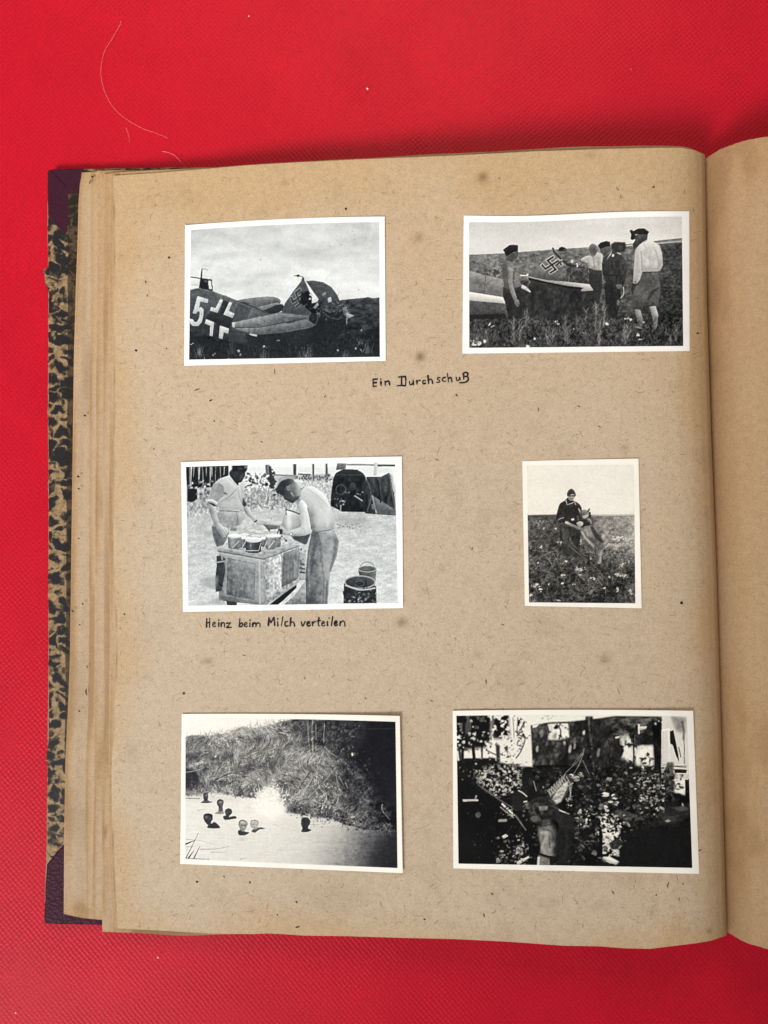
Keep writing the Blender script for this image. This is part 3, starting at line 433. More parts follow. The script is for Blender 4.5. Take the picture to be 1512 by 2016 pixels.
    p.fill([(370, 545), (440, 548), (560, 600), (562, 632), (440, 645), (400, 605)], 38); p.fill([(336, 596), (380, 575), (424, 585), (430, 620), (384, 652), (350, 625)], 188, smooth=True); p.line([(170, 588), (200, 596), (290, 640), (400, 686), (430, 690)], 30, lambda X, Y: 136+60*sstep(280, 180, X), 1, 46, smooth=True); p.ell(410, 690, 24, 24, 128); p.line([(230, 640), (320, 685), (400, 712)], 9, 62, .8, smooth=True); p.ell(192, 588, 28, 20, 206, .9, .3, soft=1)
    p.fill([(384, 485), (398, 420), (440, 404), (482, 408), (522, 440), (542, 432), (536, 545), (500, 548), (440, 556), (395, 545)], 76, smooth=True); p.fill([(414, 424), (480, 410), (512, 450), (512, 492), (470, 526), (430, 522), (414, 470)], 132, smooth=True); p.fill([(428, 492), (512, 466), (506, 502), (462, 530), (424, 520)], 196, .9, soft=3); p.ell(444, 466, 17, 9, 46); p.ell(448, 440, 7, 6, 60); p.ell(486, 448, 7, 6, 56); p.line([(455, 415), (462, 450)], 10, 96, .6, soft=2)
    p.fill([(364, 374), (402, 422), (396, 472), (370, 442)], 112); p.line([(367, 380), (384, 430)], 9, 210); p.fill([(476, 432), (530, 371), (536, 400), (510, 442)], 78); p.line([(484, 430), (526, 380)], 6, 150, .8); p.fill([(525, 434), (545, 432), (541, 534), (524, 500)], 24); p.line([(486, 545), (535, 550), (552, 612)], 28, 178, .9, 18, smooth=True); p.line([(440, 556), (520, 545)], 10, 34, smooth=True); p.line([(350, 490), (362, 560)], 22, 130, .8, soft=3)
    p.view(0, 0, 0)
    # tail and umbels
    p.blobs(40, p.gauss(1080, 1040, 55, 18), (8, 20), (150, 220), (.5, .9)); p.blobs(14, p.gauss(1150, 955, 35, 14), (8, 18), (190, 240)); p.line([(1085, 975), (1200, 940)], 12, 225); p.blobs(8, p.gauss(975, 935, 16, 5), (8, 14), (190, 235)); p.blobs(10, p.gauss(1250, 1010, 40, 14), (7, 14), (170, 225))
    for x, y, w, h, n in ((705, 1312, 46, 26, 16), (710, 1375, 16, 10, 4), (515, 1380, 22, 12, 6), (865, 1415, 18, 20, 7), (830, 1412, 10, 10, 2), (1045, 1400, 18, 14, 5), (1135, 1370, 36, 16, 10), (1215, 1390, 28, 26, 12), (1170, 1390, 30, 12, 6), (210, 1500, 40, 26, 16), (255, 1545, 14, 22, 6), (140, 1605, 14, 14, 4), (545, 1220, 22, 9, 5), (230, 1240, 24, 8, 4), (262, 1060, 10, 16, 4), (460, 1006, 14, 12, 4), (488, 1006, 5, 12, 2), (1140, 1540, 18, 30, 8), (1190, 1270, 36, 30, 10), (1270, 1225, 20, 20, 5), (505, 1475, 14, 14, 4), (638, 1486, 14, 7, 3), (458, 1668, 14, 8, 3), (1290, 1580, 24, 40, 9), (985, 1530, 16, 6, 3), (290, 845, 6, 6, 2), (430, 845, 7, 7, 2), (350, 1486, 8, 8, 2), (715, 1000, 7, 22, 4), (830, 1190, 6, 24, 3)):
        p.blobs(int(n*1.5)+1, p.gauss(x, y, w*.55, h*.5), (4, 12), (195, 248) if x < 1080 else (165, 240), (.7, 1))
    for q in ([(390, 1110), (440, 1200), (510, 1345)], [(310, 1150), (390, 1260)], [(380, 1115), (280, 1160), (210, 1205)], [(600, 1060), (760, 1190), (775, 1245)], [(820, 1230), (900, 1300), (975, 1400)], [(920, 1380), (900, 1450), (850, 1520)], [(660, 1350), (770, 1445)], [(890, 1540), (845, 1560), (830, 1610)], [(1000, 1530), (1005, 1630)], [(690, 1430), (705, 1480)], [(910, 1430), (965, 1500)], [(1080, 1400), (1090, 1480)], [(170, 1100), (380, 1112)]): p.line(q, 6, 148, .8, 4)
    p.grain(8); return p

def picture_bathers():
    p = Pic(1512, 1101, 242, 5)
    p.vol = 50; p.L = (.3, -.9)
    p.a = np.where(p.Y < 400, 243., 231.)-22*sstep(600, 1000, p.X)*sstep(600, 800, p.Y)-8*sstep(640, 1000, p.Y)
    dark = sstep(900, 1580, p.X+(p.Y-800)*.42)*sstep(690, 800, p.Y)
    p.a = p.a-165*dark-28*sstep(950, 1440, p.X)*sstep(700, 900, p.Y)+(p.n(8, 60, 3, 2)-.5)*10*sstep(560, 640, p.Y)
    bank = [(50, 190), (110, 172), (200, 180), (300, 168), (370, 150), (440, 120), (500, 135), (600, 112), (700, 86), (800, 70), (860, 60), (1460, 60), (1470, 815), (1380, 800), (1250, 782), (1100, 752), (1000, 712), (850, 698), (735, 668), (700, 600), (660, 530), (560, 528), (520, 582), (400, 572), (330, 556), (200, 548), (100, 560), (40, 575)]
    p.fill(bank, lambda X, Y: 112+40*sstep(330, 150, Y)*sstep(800, 400, X)-40*sstep(700, 1000, X-(Y-300)*.25)-58*sstep(1000, 1250, X-(Y-250)*.45), soft=3)
    p.addtex(bank, p.n(26, 30, 4, 8, .7), 60); p.addtex(bank, p.n(90, 120, 3, 12), 26)
    p.fill([(50, 380), (130, 400), (160, 460), (120, 520), (50, 528)], 24, .9, soft=8); p.fill([(60, 190), (200, 190), (320, 260), (200, 330), (60, 360)], 48, .5, soft=12); p.fill([(480, 190), (600, 170), (560, 240), (480, 250)], 50, .6, soft=10); p.fill([(600, 200), (820, 130), (900, 140), (900, 300), (760, 260)], 60, .45, soft=14)
    for cx, cy, rx, ry, g in ((150, 260, 90, 60, 120), (330, 260, 110, 80, 150), (480, 330, 120, 90, 150), (300, 430, 130, 70, 135), (640, 300, 120, 100, 130), (760, 400, 130, 110, 150), (900, 330, 120, 80, 170), (930, 480, 130, 100, 140), (560, 470, 110, 70, 140), (820, 590, 120, 80, 130), (1020, 400, 80, 80, 130), (420, 180, 120, 40, 160), (1000, 640, 120, 50, 110)):
        p.ell(cx, cy, rx, ry, g, .55, -.3, soft=14); p.ell(cx-rx*.2, cy+ry*.75, rx*.75, ry*.28, 36, .5, -.2, soft=9)
    def inbank(fn):
        def f():
            while True:
                x, y = fn()
                if y > 200-.16*(x-60) and y < 560+max(0, (x-650))*.36-(40 if 540 < x < 690 else 0): return x, y
        return f
    def lit(x, y):
        d = (1 if x < 900 else max(0, 1-(x-(900+(y-250)*.55))/190))
        b = p.a[int(np.clip(y/2, 0, p.h-1)), int(np.clip(x/2, 0, p.w-1))]
        return float(np.clip(b*p.r.choice([.3, .55, .85, 1.25, 1.6, 1.9], p=[.17, .17, .18, .2, .16, .12])*max(d, .3)+6, 8, 225))
    af = p.n(150, 150, 2, 44)
    for _ in range(3600):
        x, y = inbank(p.rect(66, 90, 1150, 720))(); l = p.r.uniform(14, 62); t = math.radians(20+150*af[int(y/2), int(x/2)]+p.r.normal(0, 22)); k = p.r.uniform(-.2, .2)*l
        p.line([(x, y), (x+math.cos(t)*l*.5-math.sin(t)*k, y-math.sin(t)*l*.5-math.cos(t)*k), (x+math.cos(t)*l, y-math.sin(t)*l)], p.r.uniform(2.5, 5), lit(x, y), p.r.uniform(.35, .9), 1)
    p.strokes(300, lambda: (lambda x: (x, 205-.17*(x-66)+p.r.normal(0, 10)))(p.r.uniform(66, 760)), (10, 36), (60, 120), lambda x, y: p.r.choice([110, 140, 170, 200]), (3, 6), (.2, .6)); p.blobs(260, inbank(p.rect(700, 280, 1200, 740)), (3, 8), lit, (.5, 1), .4); p.blobs(120, inbank(p.rect(66, 190, 420, 560)), (3, 8), lit, (.5, 1), .4)
    # deep shade on the right
    p.fill([(1180, 60), (1470, 60), (1470, 700), (1330, 600), (1260, 470), (1140, 330), (1130, 240), (1200, 160)], 15, .96, soft=26); p.fill([(1000, 60), (1240, 60), (1220, 220), (1130, 330), (1060, 280), (990, 180)], 56, .55, soft=20)
    p.blobs(220, p.gauss(1080, 190, 60, 60), (4, 13), lambda x, y: p.r.choice([26, 40, 75, 96]), (.4, .9), .4); p.blobs(220, p.gauss(1190, 470, 60, 70), (4, 13), lambda x, y: p.r.choice([14, 20, 40, 58]), (.4, .9), .4); p.line([(1250, 135), (1420, 130)], 7, 42, .8)
    p.blobs(360, lambda: (lambda x: (x, p.r.normal(660+(x-900)*.22, 34)))(p.r.uniform(760, 1400)), (3, 10), lambda x, y: p.r.choice([15, 40, 85, 130, 175], p=[.3, .25, .2, .15, .1])*(1 if x < 1200 else .7), (.5, 1), .4); p.strokes(140, lambda: (lambda x: (x, p.r.normal(690+(x-900)*.2, 30)))(p.r.uniform(900, 1400)), (14, 50), (20, 160), (60, 190), (3, 5), (.5, .9))
    for q in ([(735, 180), (790, 250), (830, 290)], [(890, 80), (886, 140), (890, 280)], [(858, 80), (862, 200), (870, 260)], [(910, 110), (912, 210)], [(965, 100), (960, 230)], [(965, 250), (1000, 285), (1050, 320)], [(660, 430), (740, 320), (790, 280)], [(600, 350), (605, 400), (640, 450)], [(960, 480), (1010, 420), (1040, 385)], [(1040, 430), (1050, 490)], [(1060, 440), (1090, 500)], [(1100, 480), (1118, 520)], [(800, 580), (860, 500), (900, 430)], [(820, 540), (890, 470)], [(780, 610), (850, 520)], [(66, 412), (140, 402), (190, 380)], [(1340, 620), (1340, 660), (1390, 720)], [(1090, 260), (1070, 280)], [(880, 560), (940, 500)]): p.line(q, 5, 172, .8, 3, smooth=True)
    for q in ([(870, 420), (820, 490), (780, 560)], [(900, 440), (860, 520)], [(240, 480), (330, 430), (400, 420)], [(400, 560), (470, 500), (500, 480)], [(380, 470), (300, 510)], [(880, 290), (872, 120)], [(900, 290), (905, 110)]): p.line(q, 8, 34, .6, 3, smooth=True)
    p.fill([(1140, 290), (1150, 290), (1152, 306), (1142, 312)], 235)
    edge = sm([(66, 560), (200, 548), (330, 556), (400, 572), (520, 582), (560, 530), (660, 530), (700, 600), (735, 668), (850, 698), (1000, 712), (1100, 752), (1250, 782), (1430, 800)], 8, False)
    def along():
        q = edge[p.r.randint(len(edge))]; return q[0]+p.r.normal(0, 12), q[1]+p.r.normal(-2, 9)
    p.blobs(260, along, (3, 10), lambda x, y: p.r.choice([30, 60, 110, 160, 215])*(1 if x < 1050 else .5), (.6, 1), .5)
    # splash, ripples
    p.fill([(500, 600), (545, 560), (560, 525), (605, 500), (650, 525), (685, 575), (715, 670), (640, 720), (540, 690)], 250, .97, soft=22); p.strokes(90, p.gauss(615, 600, 40, 40), (30, 90), (50, 130), (235, 252), (4, 8), (.3, .8)); p.blobs(200, p.gauss(620, 560, 62, 42), (3, 9), (205, 248), (.3, .9)); p.fill([(65, 540), (240, 560), (420, 580), (420, 600), (65, 600)], 200, .5, soft=10); p.line([(66, 580), (160, 583)], 6, 120, .7); p.line([(66, 545), (180, 560)], 18, 130, .5, soft=5)
    for _ in range(190):
        x, y = p.r.uniform(70, 1400), p.r.uniform(600, 1000); l = p.r.uniform(30, 130); b = p.a[int(y/2), int(min(x+l/2, 1420)/2)]
        p.line([(x, y), (x+l*.5, y+p.r.uniform(-5, 5)), (x+l, y+p.r.uniform(-4, 4))], p.r.uniform(3, 6), b+p.r.uniform(-24, 12), .5, 1, smooth=True)
    for q, g in (([(70, 845), (160, 855), (260, 880)], 175), ([(160, 910), (270, 908), (350, 892)], 150), ([(230, 930), (330, 930)], 165), ([(65, 895), (130, 895)], 150), ([(420, 975), (465, 966)], 150), ([(70, 968), (140, 972), (220, 976)], 70), ([(140, 660), (200, 655)], 180), ([(410, 850), (450, 852)], 190), ([(200, 765), (290, 778)], 195), ([(560, 778), (590, 776)], 170), ([(640, 750), (680, 768)], 185), ([(1090, 760), (1180, 776), (1250, 805)], 165)): p.line(q, 6, g, .8, 2, smooth=True)
    for q, w in (([(66, 878), (128, 852)], 12), ([(68, 970), (96, 915), (150, 806)], 6), ([(84, 970), (122, 918)], 10), ([(120, 970), (160, 890)], 8)): p.line(q, w, 26, 1, 2)
    # heads
    def head(x, y, rx, ry, g, gf, side=0):
        p.ell(x, y, rx, ry, g); p.ell(x+side*rx*.35, y+ry*.15, rx*.6, ry*.7, gf, .85, soft=2); p.fill([(x-rx, y-ry*.1), (x-rx*.8, y-ry*.8), (x, y-ry*1.05), (x+rx*.8, y-ry*.75), (x+rx, y), (x+rx*.75, y-ry*.2), (x, y-ry*.55), (x-rx*.7, y-ry*.2)], 38, smooth=True)
        p.line([(x+side*rx*.3-rx*.45, y), (x+side*rx*.3+rx*.45, y)], 5, 60, .45, soft=1); p.line([(x+side*rx*.3-rx*.2, y+ry*.55), (x+side*rx*.3+rx*.25, y+ry*.55)], 4, 60, .4)
    p.vol = 12; p.view(3.287, 345, 1395, 5.6, 355, 1540)
    def lump(pts, g, a=1., soft=0): p.fill(pts, g, a, soft, smooth=True)
    for x, y, rx, ry, g in ((278, 150, 28, 31, 52), (440, 234, 36, 42, 64), (532, 328, 41, 38, 50), (306, 396, 51, 50, 44), (690, 470, 47, 54, 70), (818, 466, 45, 50, 120), (1382, 440, 51, 53, 40)): p.ell(x, y, rx, ry, g)
    lump([(225, 228), (255, 205), (270, 190), (298, 192), (320, 210), (356, 220), (292, 234)], 82); lump([(250, 152), (254, 130), (280, 120), (305, 132), (306, 168), (298, 200), (262, 200), (254, 176)], 56); p.ell(287, 148, 11, 10, 150, .6, soft=3); p.line([(254, 140), (266, 124), (296, 124)], 9, 30, smooth=True)
    lump([(380, 346), (424, 316), (466, 312), (482, 350), (430, 354)], 142); p.line([(444, 262), (446, 322)], 46, 74); lump([(406, 215), (420, 198), (452, 196), (476, 208), (474, 244), (462, 274), (440, 282), (420, 262)], 78); p.ell(442, 224, 17, 14, 165, .6, soft=3); lump([(403, 226), (412, 200), (440, 189), (470, 201), (478, 230), (464, 216), (440, 207), (418, 215)], 34); p.line([(424, 240), (462, 238)], 5, 48, .8); p.line([(440, 256), (456, 258)], 4, 120, .6)
    lump([(474, 376), (500, 372), (540, 384), (600, 374), (622, 398), (560, 412), (500, 420), (478, 408)], 48); lump([(492, 320), (510, 298), (545, 294), (570, 315), (564, 350), (545, 368), (530, 392), (505, 384), (496, 350)], 52); p.ell(510, 345, 9, 14, 96, .7, soft=2); p.line([(500, 318), (530, 300)], 6, 90, .6, smooth=True)
    lump([(300, 506), (318, 462), (350, 455), (366, 440), (396, 450), (440, 500), (400, 512)], 44); lump([(256, 380), (266, 352), (304, 346), (352, 358), (356, 400), (340, 440), (330, 470), (300, 470), (284, 452), (268, 430)], 50); p.ell(288, 386, 20, 17, 160, .6, soft=3); lump([(253, 392), (262, 358), (304, 344), (346, 357), (358, 402), (346, 424), (337, 384), (300, 364), (270, 373)], 27); p.line([(262, 412), (290, 410)], 5, 96, .6); p.line([(270, 436), (296, 440)], 5, 30, .7); p.ell(330, 400, 7, 14, 84, .7, soft=2)
    lump([(634, 545), (660, 526), (700, 540), (724, 548), (760, 556), (714, 586), (652, 588)], 46); lump([(644, 470), (650, 434), (690, 420), (732, 440), (734, 484), (716, 528), (690, 546), (664, 528)], 150); p.line([(646, 474), (654, 434), (690, 421), (732, 444), (735, 476)], 9, 40, smooth=True); p.fill([(664, 470), (728, 468), (726, 488), (668, 490)], 74, .8, soft=2); p.line([(692, 478), (696, 505)], 8, 190, .8, soft=1); p.line([(680, 520), (710, 518)], 6, 64, .8); p.ell(690, 445, 22, 12, 205, .8, soft=3); p.line([(660, 500), (668, 530)], 8, 88, .7, soft=1); p.fill([(650, 600), (712, 600), (700, 650), (660, 648)], 196, .6, soft=5)
    lump([(784, 542), (806, 520), (850, 505), (900, 500), (930, 516), (870, 526), (820, 560)], 74); lump([(778, 456), (786, 428), (820, 420), (856, 436), (862, 470), (844, 510), (818, 522), (792, 500)], 178); p.line([(776, 470), (782, 430), (810, 421), (850, 430), (862, 458)], 7, 70, .9, smooth=True); p.line([(796, 466), (816, 470)], 6, 70, .8); p.line([(830, 466), (850, 466)], 6, 90, .8); p.line([(812, 478), (814, 500)], 7, 110, .7); p.line([(806, 510), (836, 508)], 5, 80, .8); p.ell(820, 545, 18, 10, 60, .8, soft=2)
    lump([(1334, 548), (1350, 515), (1392, 505), (1420, 518), (1446, 530), (1400, 552), (1360, 556)], 34); lump([(1330, 462), (1336, 410), (1360, 390), (1400, 390), (1430, 420), (1430, 456), (1412, 490), (1400, 520), (1352, 524), (1342, 490)], 42); lump([(1330, 458), (1346, 430), (1356, 470), (1346, 500), (1336, 486)], 64, .8); p.line([(1346, 410), (1376, 396), (1404, 402)], 6, 92, .7, smooth=True); p.line([(1380, 412), (1400, 440)], 5, 70, .6); p.ell(1392, 462, 7, 12, 72, .7, soft=2)
    for x, y, w in ((290, 234, 62), (432, 353, 50), (545, 416, 70), (365, 510, 70), (690, 588, 60), (840, 558, 60), (1388, 555, 56)): p.line([(x-w, y+2), (x, y+5), (x+w, y)], 12, 226, .8, 6, smooth=True, soft=2)
    for x, y, w in ((270, 240, 60), (430, 360, 50), (540, 425, 70), (360, 522, 70), (680, 596, 60), (830, 566, 50), (1390, 562, 60)): p.line([(x-w, y+4), (x, y+8), (x+w, y+2)], 7, 206, .4, 2, smooth=True, soft=2); p.line([(x-w*1.4, y+24), (x-w*.3, y+20)], 5, 206, .5, 2, soft=1); p.line([(x+w*.2, y+34), (x+w*1.3, y+30)], 5, 206, .5, 2, soft=1)
    p.view(0, 0, 0); p.vol = 30
    p.fill([(1330, 800), (1470, 780), (1470, 1050), (1240, 1040)], 34, .55, soft=30)
    p.grain(5); return p

def picture_hammock():
    p = Pic(1512, 1008, 20, 6)
    p.vol = 40; p.L = (.4, -.9)
    X, Y = p.X, p.Y
    L = 15+0*X                                             # how bright the dapples are allowed to get
    def dap(poly, dens, hi, sy, sx, seed, soft=16, lo=14):
        n = p.n(sy, sx, 3, seed, .6); R = p.mask([np.asarray(poly, float)]); x0, y0, x1, y1, m = R; m = boxblur(boxblur(m, soft), soft)
        t = sstep(1-dens-.1, 1-dens+.1, n[y0:y1, x0:x1]); sl = p.a[y0:y1, x0:x1]; sl += (lo+(hi-lo)*t-sl)*m
    p.a += (p.n(40, 40, 4, 1)-.5)*18
    # bright sky, tree and birch group upper left
    p.fill([(40, 40), (500, 40), (505, 360), (280, 320), (60, 320)], 238, soft=2)
    dap([(40, 50), (262, 50), (250, 240), (40, 260)], .3, 235, 26, 30, 21, 5); p.fill([(60, 50), (240, 50), (230, 130), (170, 200), (90, 190)], 18, .75, soft=10); dap([(268, 50), (365, 50), (372, 200), (265, 190)], .34, 230, 20, 20, 22, 5)
    p.line([(155, 60), (148, 200), (160, 320)], 18, 16); p.line([(100, 100), (92, 250), (90, 320)], 16, 24); p.line([(205, 170), (204, 305)], 9, 22); p.line([(70, 240), (80, 320)], 15, 60)
    p.strokes(60, p.gauss(160, 210, 60, 26), (10, 34), (0, 180), (12, 40), (4, 9)); p.blobs(90, p.gauss(150, 190, 60, 36), (4, 12), lambda x, y: p.r.choice([15, 20, 30, 225]))
    p.fill([(100, 306), (282, 306), (284, 420), (60, 420), (60, 330)], 20, soft=3); p.blobs(60, p.rect(70, 300, 280, 420), (3, 10), lambda x, y: p.r.choice([15, 40, 120, 205], p=[.4, .3, .2, .1]))
    dap([(360, 60), (500, 60), (490, 200), (380, 220)], .72, 240, 16, 16, 23, 6); p.fill([(364, 58), (390, 58), (392, 200), (376, 200)], 240); p.line([(404, 60), (398, 200)], 16, 238); p.line([(505, 70), (400, 210)], 14, 236); p.line([(385, 70), (392, 190)], 5, 90, .7); p.line([(414, 70), (408, 160)], 5, 60, .8); p.line([(470, 80), (420, 150)], 6, 70, .8)
    p.fill([(300, 200), (400, 200), (500, 190), (505, 355), (420, 360), (300, 330)], 238, .85, soft=4); p.blobs(90, p.gauss(380, 260, 45, 60), (3, 9), lambda x, y: p.r.choice([60, 120, 245, 245])); p.line([(410, 170), (455, 195), (430, 270), (400, 310)], 7, 70, .9, smooth=True); p.line([(420, 200), (410, 230), (440, 240)], 6, 60, .9, smooth=True); p.line([(296, 230), (300, 330)], 22, 40, .9, soft=2); p.line([(230, 260), (290, 290)], 6, 50); p.fill([(370, 300), (400, 300), (412, 390), (380, 400)], 232)
    dap([(150, 380), (420, 340), (450, 480), (330, 540), (200, 480)], .42, 215, 14, 16, 24, 14); p.blobs(150, p.gauss(310, 430, 70, 45), (3, 10), lambda x, y: p.r.choice([15, 30, 150, 220]))
    # hut wall with openings
    p.fill([(488, 110), (600, 95), (740, 90), (880, 75), (1250, 62), (1250, 370), (860, 365), (700, 356), (500, 352)], lambda X, Y: 40+14*sstep(700, 520, X)+24*sstep(860, 960, X)*sstep(200, 90, Y), soft=2)
    p.fill([(380, 40), (1420, 40), (1420, 64), (980, 64), (880, 78), (720, 96), (600, 100), (490, 118)], 240, soft=3); p.blobs(14, p.gauss(590, 75, 25, 10), (4, 10), (140, 220), (.3, .7)); p.line([(560, 108), (700, 104)], 6, 40)
    p.fill([(588, 112), (706, 108), (712, 190), (660, 204), (590, 202)], 190); dap([(588, 112), (706, 108), (712, 190), (590, 202)], .65, 235, 22, 22, 25, 4, 30); p.line([(640, 110), (664, 150), (655, 200)], 8, 60, smooth=True); p.fill([(585, 110), (602, 160), (590, 170)], 60); p.fill([(500, 118), (540, 112), (520, 130), (500, 134)], 225); p.fill([(545, 130), (586, 120), (588, 200), (545, 210)], 52)
    for x, y, rx, ry, g in ((528, 255, 9, 20, 200), (552, 165, 10, 24, 110), (718, 255, 9, 24, 210), (745, 240, 6, 18, 190), (685, 222, 7, 12, 215), (505, 330, 6, 16, 140), (738, 120, 10, 14, 60), (800, 160, 8, 14, 235), (884, 275, 10, 26, 130), (560, 330, 9, 16, 100), (640, 290, 14, 10, 90), (750, 130, 10, 20, 45)): p.ell(x, y, rx, ry, g, .9, .15, soft=3)
    p.line([(500, 352), (700, 356), (860, 366), (1240, 372)], 9, 10); p.fill([(960, 150), (1090, 150), (1090, 172), (960, 176)], 66, soft=3); p.fill([(960, 70), (1230, 66), (1230, 110), (1000, 120)], 78, .7, soft=6); p.addtex([(960, 66), (1240, 66), (1240, 180), (960, 180)], p.n(14, 30, 3, 27), 34)
    p.fill([(1115, 108), (1126, 110), (1126, 168), (1115, 166)], 240); p.fill([(1126, 124), (1168, 122), (1160, 138), (1128, 144)], 220); p.fill([(980, 185), (1010, 178), (1005, 190), (985, 195)], 220)
    dap([(1010, 180), (1092, 165), (1092, 330), (1020, 300)], .56, 240, 40, 40, 28, 6, 30); p.fill([(1020, 300), (1050, 250), (1090, 230), (1090, 320), (1060, 330)], 236, .9, soft=5); p.fill([(1095, 250), (1140, 230), (1200, 240), (1200, 350), (1110, 345)], 222, .9, soft=5); dap([(1095, 240), (1205, 230), (1210, 350), (1100, 350)], .7, 240, 26, 26, 29, 4); p.line([(1090, 168), (1090, 330)], 9, 16)
    p.fill([(1196, 90), (1245, 90), (1252, 240), (1244, 370), (1215, 360), (1205, 230)], 16, soft=2); p.blobs(20, p.gauss(1260, 85, 25, 16), (5, 12), (20, 220))
    p.line([(830, 66), (826, 250), (822, 360), (818, 600)], 44, 30, .9, 36, soft=2); p.line([(826, 66), (830, 140), (845, 260)], 14, 86, .8, smooth=True); p.line([(850, 110), (846, 250), (858, 380)], 5, 80, .8); p.line([(800, 245), (850, 240)], 10, 14)
    p.a = boxblur(p.a, 1); p.addtex([(490, 110), (1250, 70), (1250, 370), (500, 352)], p.n(50, 40, 3, 71), 22); p.addtex([(490, 110), (1250, 70), (1250, 370), (500, 352)], p.n(14, 10, 3, 72), 12)
    for _ in range(40): x, y = p.r.uniform(510, 1090), p.r.uniform(120, 345); p.ell(x, y, p.r.uniform(3, 10), p.r.uniform(8, 20), p.r.choice([18, 75, 100, 150]), .6, .2, soft=4)
    # pale trunk and bright yard right
    p.fill([(1255, 60), (1420, 50), (1420, 420), (1400, 430), (1320, 440), (1250, 380)], 226, soft=3); p.fill([(1305, 60), (1395, 70), (1390, 160), (1340, 150)], 130, .75, soft=8); p.line([(1372, 90), (1384, 150), (1380, 200)], 12, 90, .8, soft=3); p.fill([(1300, 150), (1322, 142), (1334, 200), (1350, 280), (1356, 330), (1336, 290), (1318, 230), (1302, 220)], 24); p.line([(1352, 240), (1366, 300)], 6, 70); p.line([(1384, 180), (1386, 340)], 6, 120); p.line([(1310, 352), (1400, 350)], 5, 60); p.fill([(1325, 368), (1402, 372), (1396, 392), (1330, 392)], 30); p.line([(1300, 352), (1400, 360)], 4, 120)
    p.fill([(1252, 140), (1300, 130), (1304, 330), (1290, 420), (1252, 420)], 224); p.fill([(1288, 330), (1322, 330), (1326, 420), (1320, 520), (1250, 520), (1250, 430)], 52, .85, soft=4); p.line([(1265, 380), (1300, 420), (1290, 500)], 22, 105, .6, soft=4)
    p.fill([(1330, 400), (1400, 398), (1412, 430), (1400, 520), (1330, 500)], 205, soft=2); dap([(1330, 400), (1404, 400), (1404, 525), (1325, 505)], .68, 235, 16, 22, 30, 3, 60); p.fill([(1390, 430), (1420, 430), (1424, 560), (1390, 520)], 14)
    # undergrowth
    und = [(860, 370), (1260, 380), (1330, 520), (1420, 560), (1420, 720), (1150, 720), (1000, 640), (860, 560)]
    p.addtex([(500, 360), (1420, 370), (1420, 760), (500, 700)], p.n(20, 28, 4, 31, .7), 30)
    p.blobs(320, p.rect(860, 375, 1340, 700), (5, 18), lambda x, y: p.r.choice([10, 20, 40, 62, 84]), (.4, .9), .45); p.strokes(90, p.gauss(1150, 440, 80, 50), (20, 60), (20, 160), (40, 110), (4, 8), (.4, .8))
    p.blobs(150, p.gauss(1195, 500, 42, 45), (5, 15), lambda x, y: p.r.choice([12, 30, 150, 215, 240]), (.6, 1), .5); p.blobs(50, p.gauss(1150, 430, 50, 30), (4, 11), lambda x, y: p.r.choice([20, 90, 190])); p.blobs(40, p.gauss(1210, 570, 30, 30), (4, 11), lambda x, y: p.r.choice([14, 60, 200]))
    p.fill([(980, 610), (1060, 620), (1140, 650), (1100, 675), (1010, 660)], 78, .8, soft=5, smooth=True); p.fill([(1100, 560), (1200, 570), (1180, 600), (1110, 610)], 58, .8, soft=5); p.fill([(1230, 600), (1420, 570), (1420, 640), (1330, 690), (1240, 700)], 52, .8, soft=10); p.ell(1300, 660, 40, 28, 70, .7, soft=6); p.ell(1370, 600, 40, 14, 88, .7, soft=4)
    p.fill([(900, 516), (925, 504), (950, 518), (935, 532), (906, 530)], 236, smooth=True); p.ell(978, 532, 22, 17, 236); p.ell(992, 572, 17, 13, 220); p.ell(930, 602, 14, 22, 205, ang=-.5); p.ell(955, 562, 16, 6, 205); p.ell(945, 430, 18, 14, 150, soft=3); p.ell(755, 428, 22, 17, 165); p.ell(725, 412, 18, 12, 190); p.ell(782, 404, 20, 12, 150, ang=.5); p.ell(905, 490, 22, 7, 130, soft=2)
    dap([(890, 590), (960, 640), (1010, 720), (1010, 770), (960, 900), (1010, 915), (960, 930), (905, 890), (905, 720), (885, 660)], .5, 240, 28, 24, 33, 5); p.blobs(90, p.gauss(955, 790, 32, 60), (5, 18), lambda x, y: p.r.choice([12, 12, 226, 244]), (.7, 1), .5); p.blobs(30, p.gauss(970, 690, 20, 40), (5, 14), lambda x, y: p.r.choice([14, 210, 240]), (.7, 1), .5); p.fill([(910, 745), (950, 740), (975, 770), (965, 800), (935, 830), (910, 800)], 232, .8); p.fill([(945, 800), (1000, 770), (1030, 800), (990, 840), (955, 835)], 46, .9, soft=3); p.fill([(910, 880), (960, 885), (1008, 910), (990, 925), (940, 915)], 232)
    p.line([(880, 640), (900, 760), (896, 900)], 20, 12); p.ell(870, 735, 6, 22, 130, soft=2); p.ell(1060, 775, 26, 9, 110, -.2, soft=2); p.fill([(1095, 735), (1130, 740), (1138, 762), (1120, 758)], 120); p.blobs(60, p.gauss(1080, 700, 60, 30), (5, 13), lambda x, y: p.r.choice([10, 30, 60]), (.5, .9), .4)
    p.fill([(1030, 720), (1200, 700), (1440, 690), (1450, 960), (1000, 950), (1010, 850)], 22, .95, soft=14)
    # lower left shade, dapples
    p.fill([(50, 430), (200, 480), (420, 640), (520, 700), (530, 960), (50, 940)], 12, .92, soft=14)
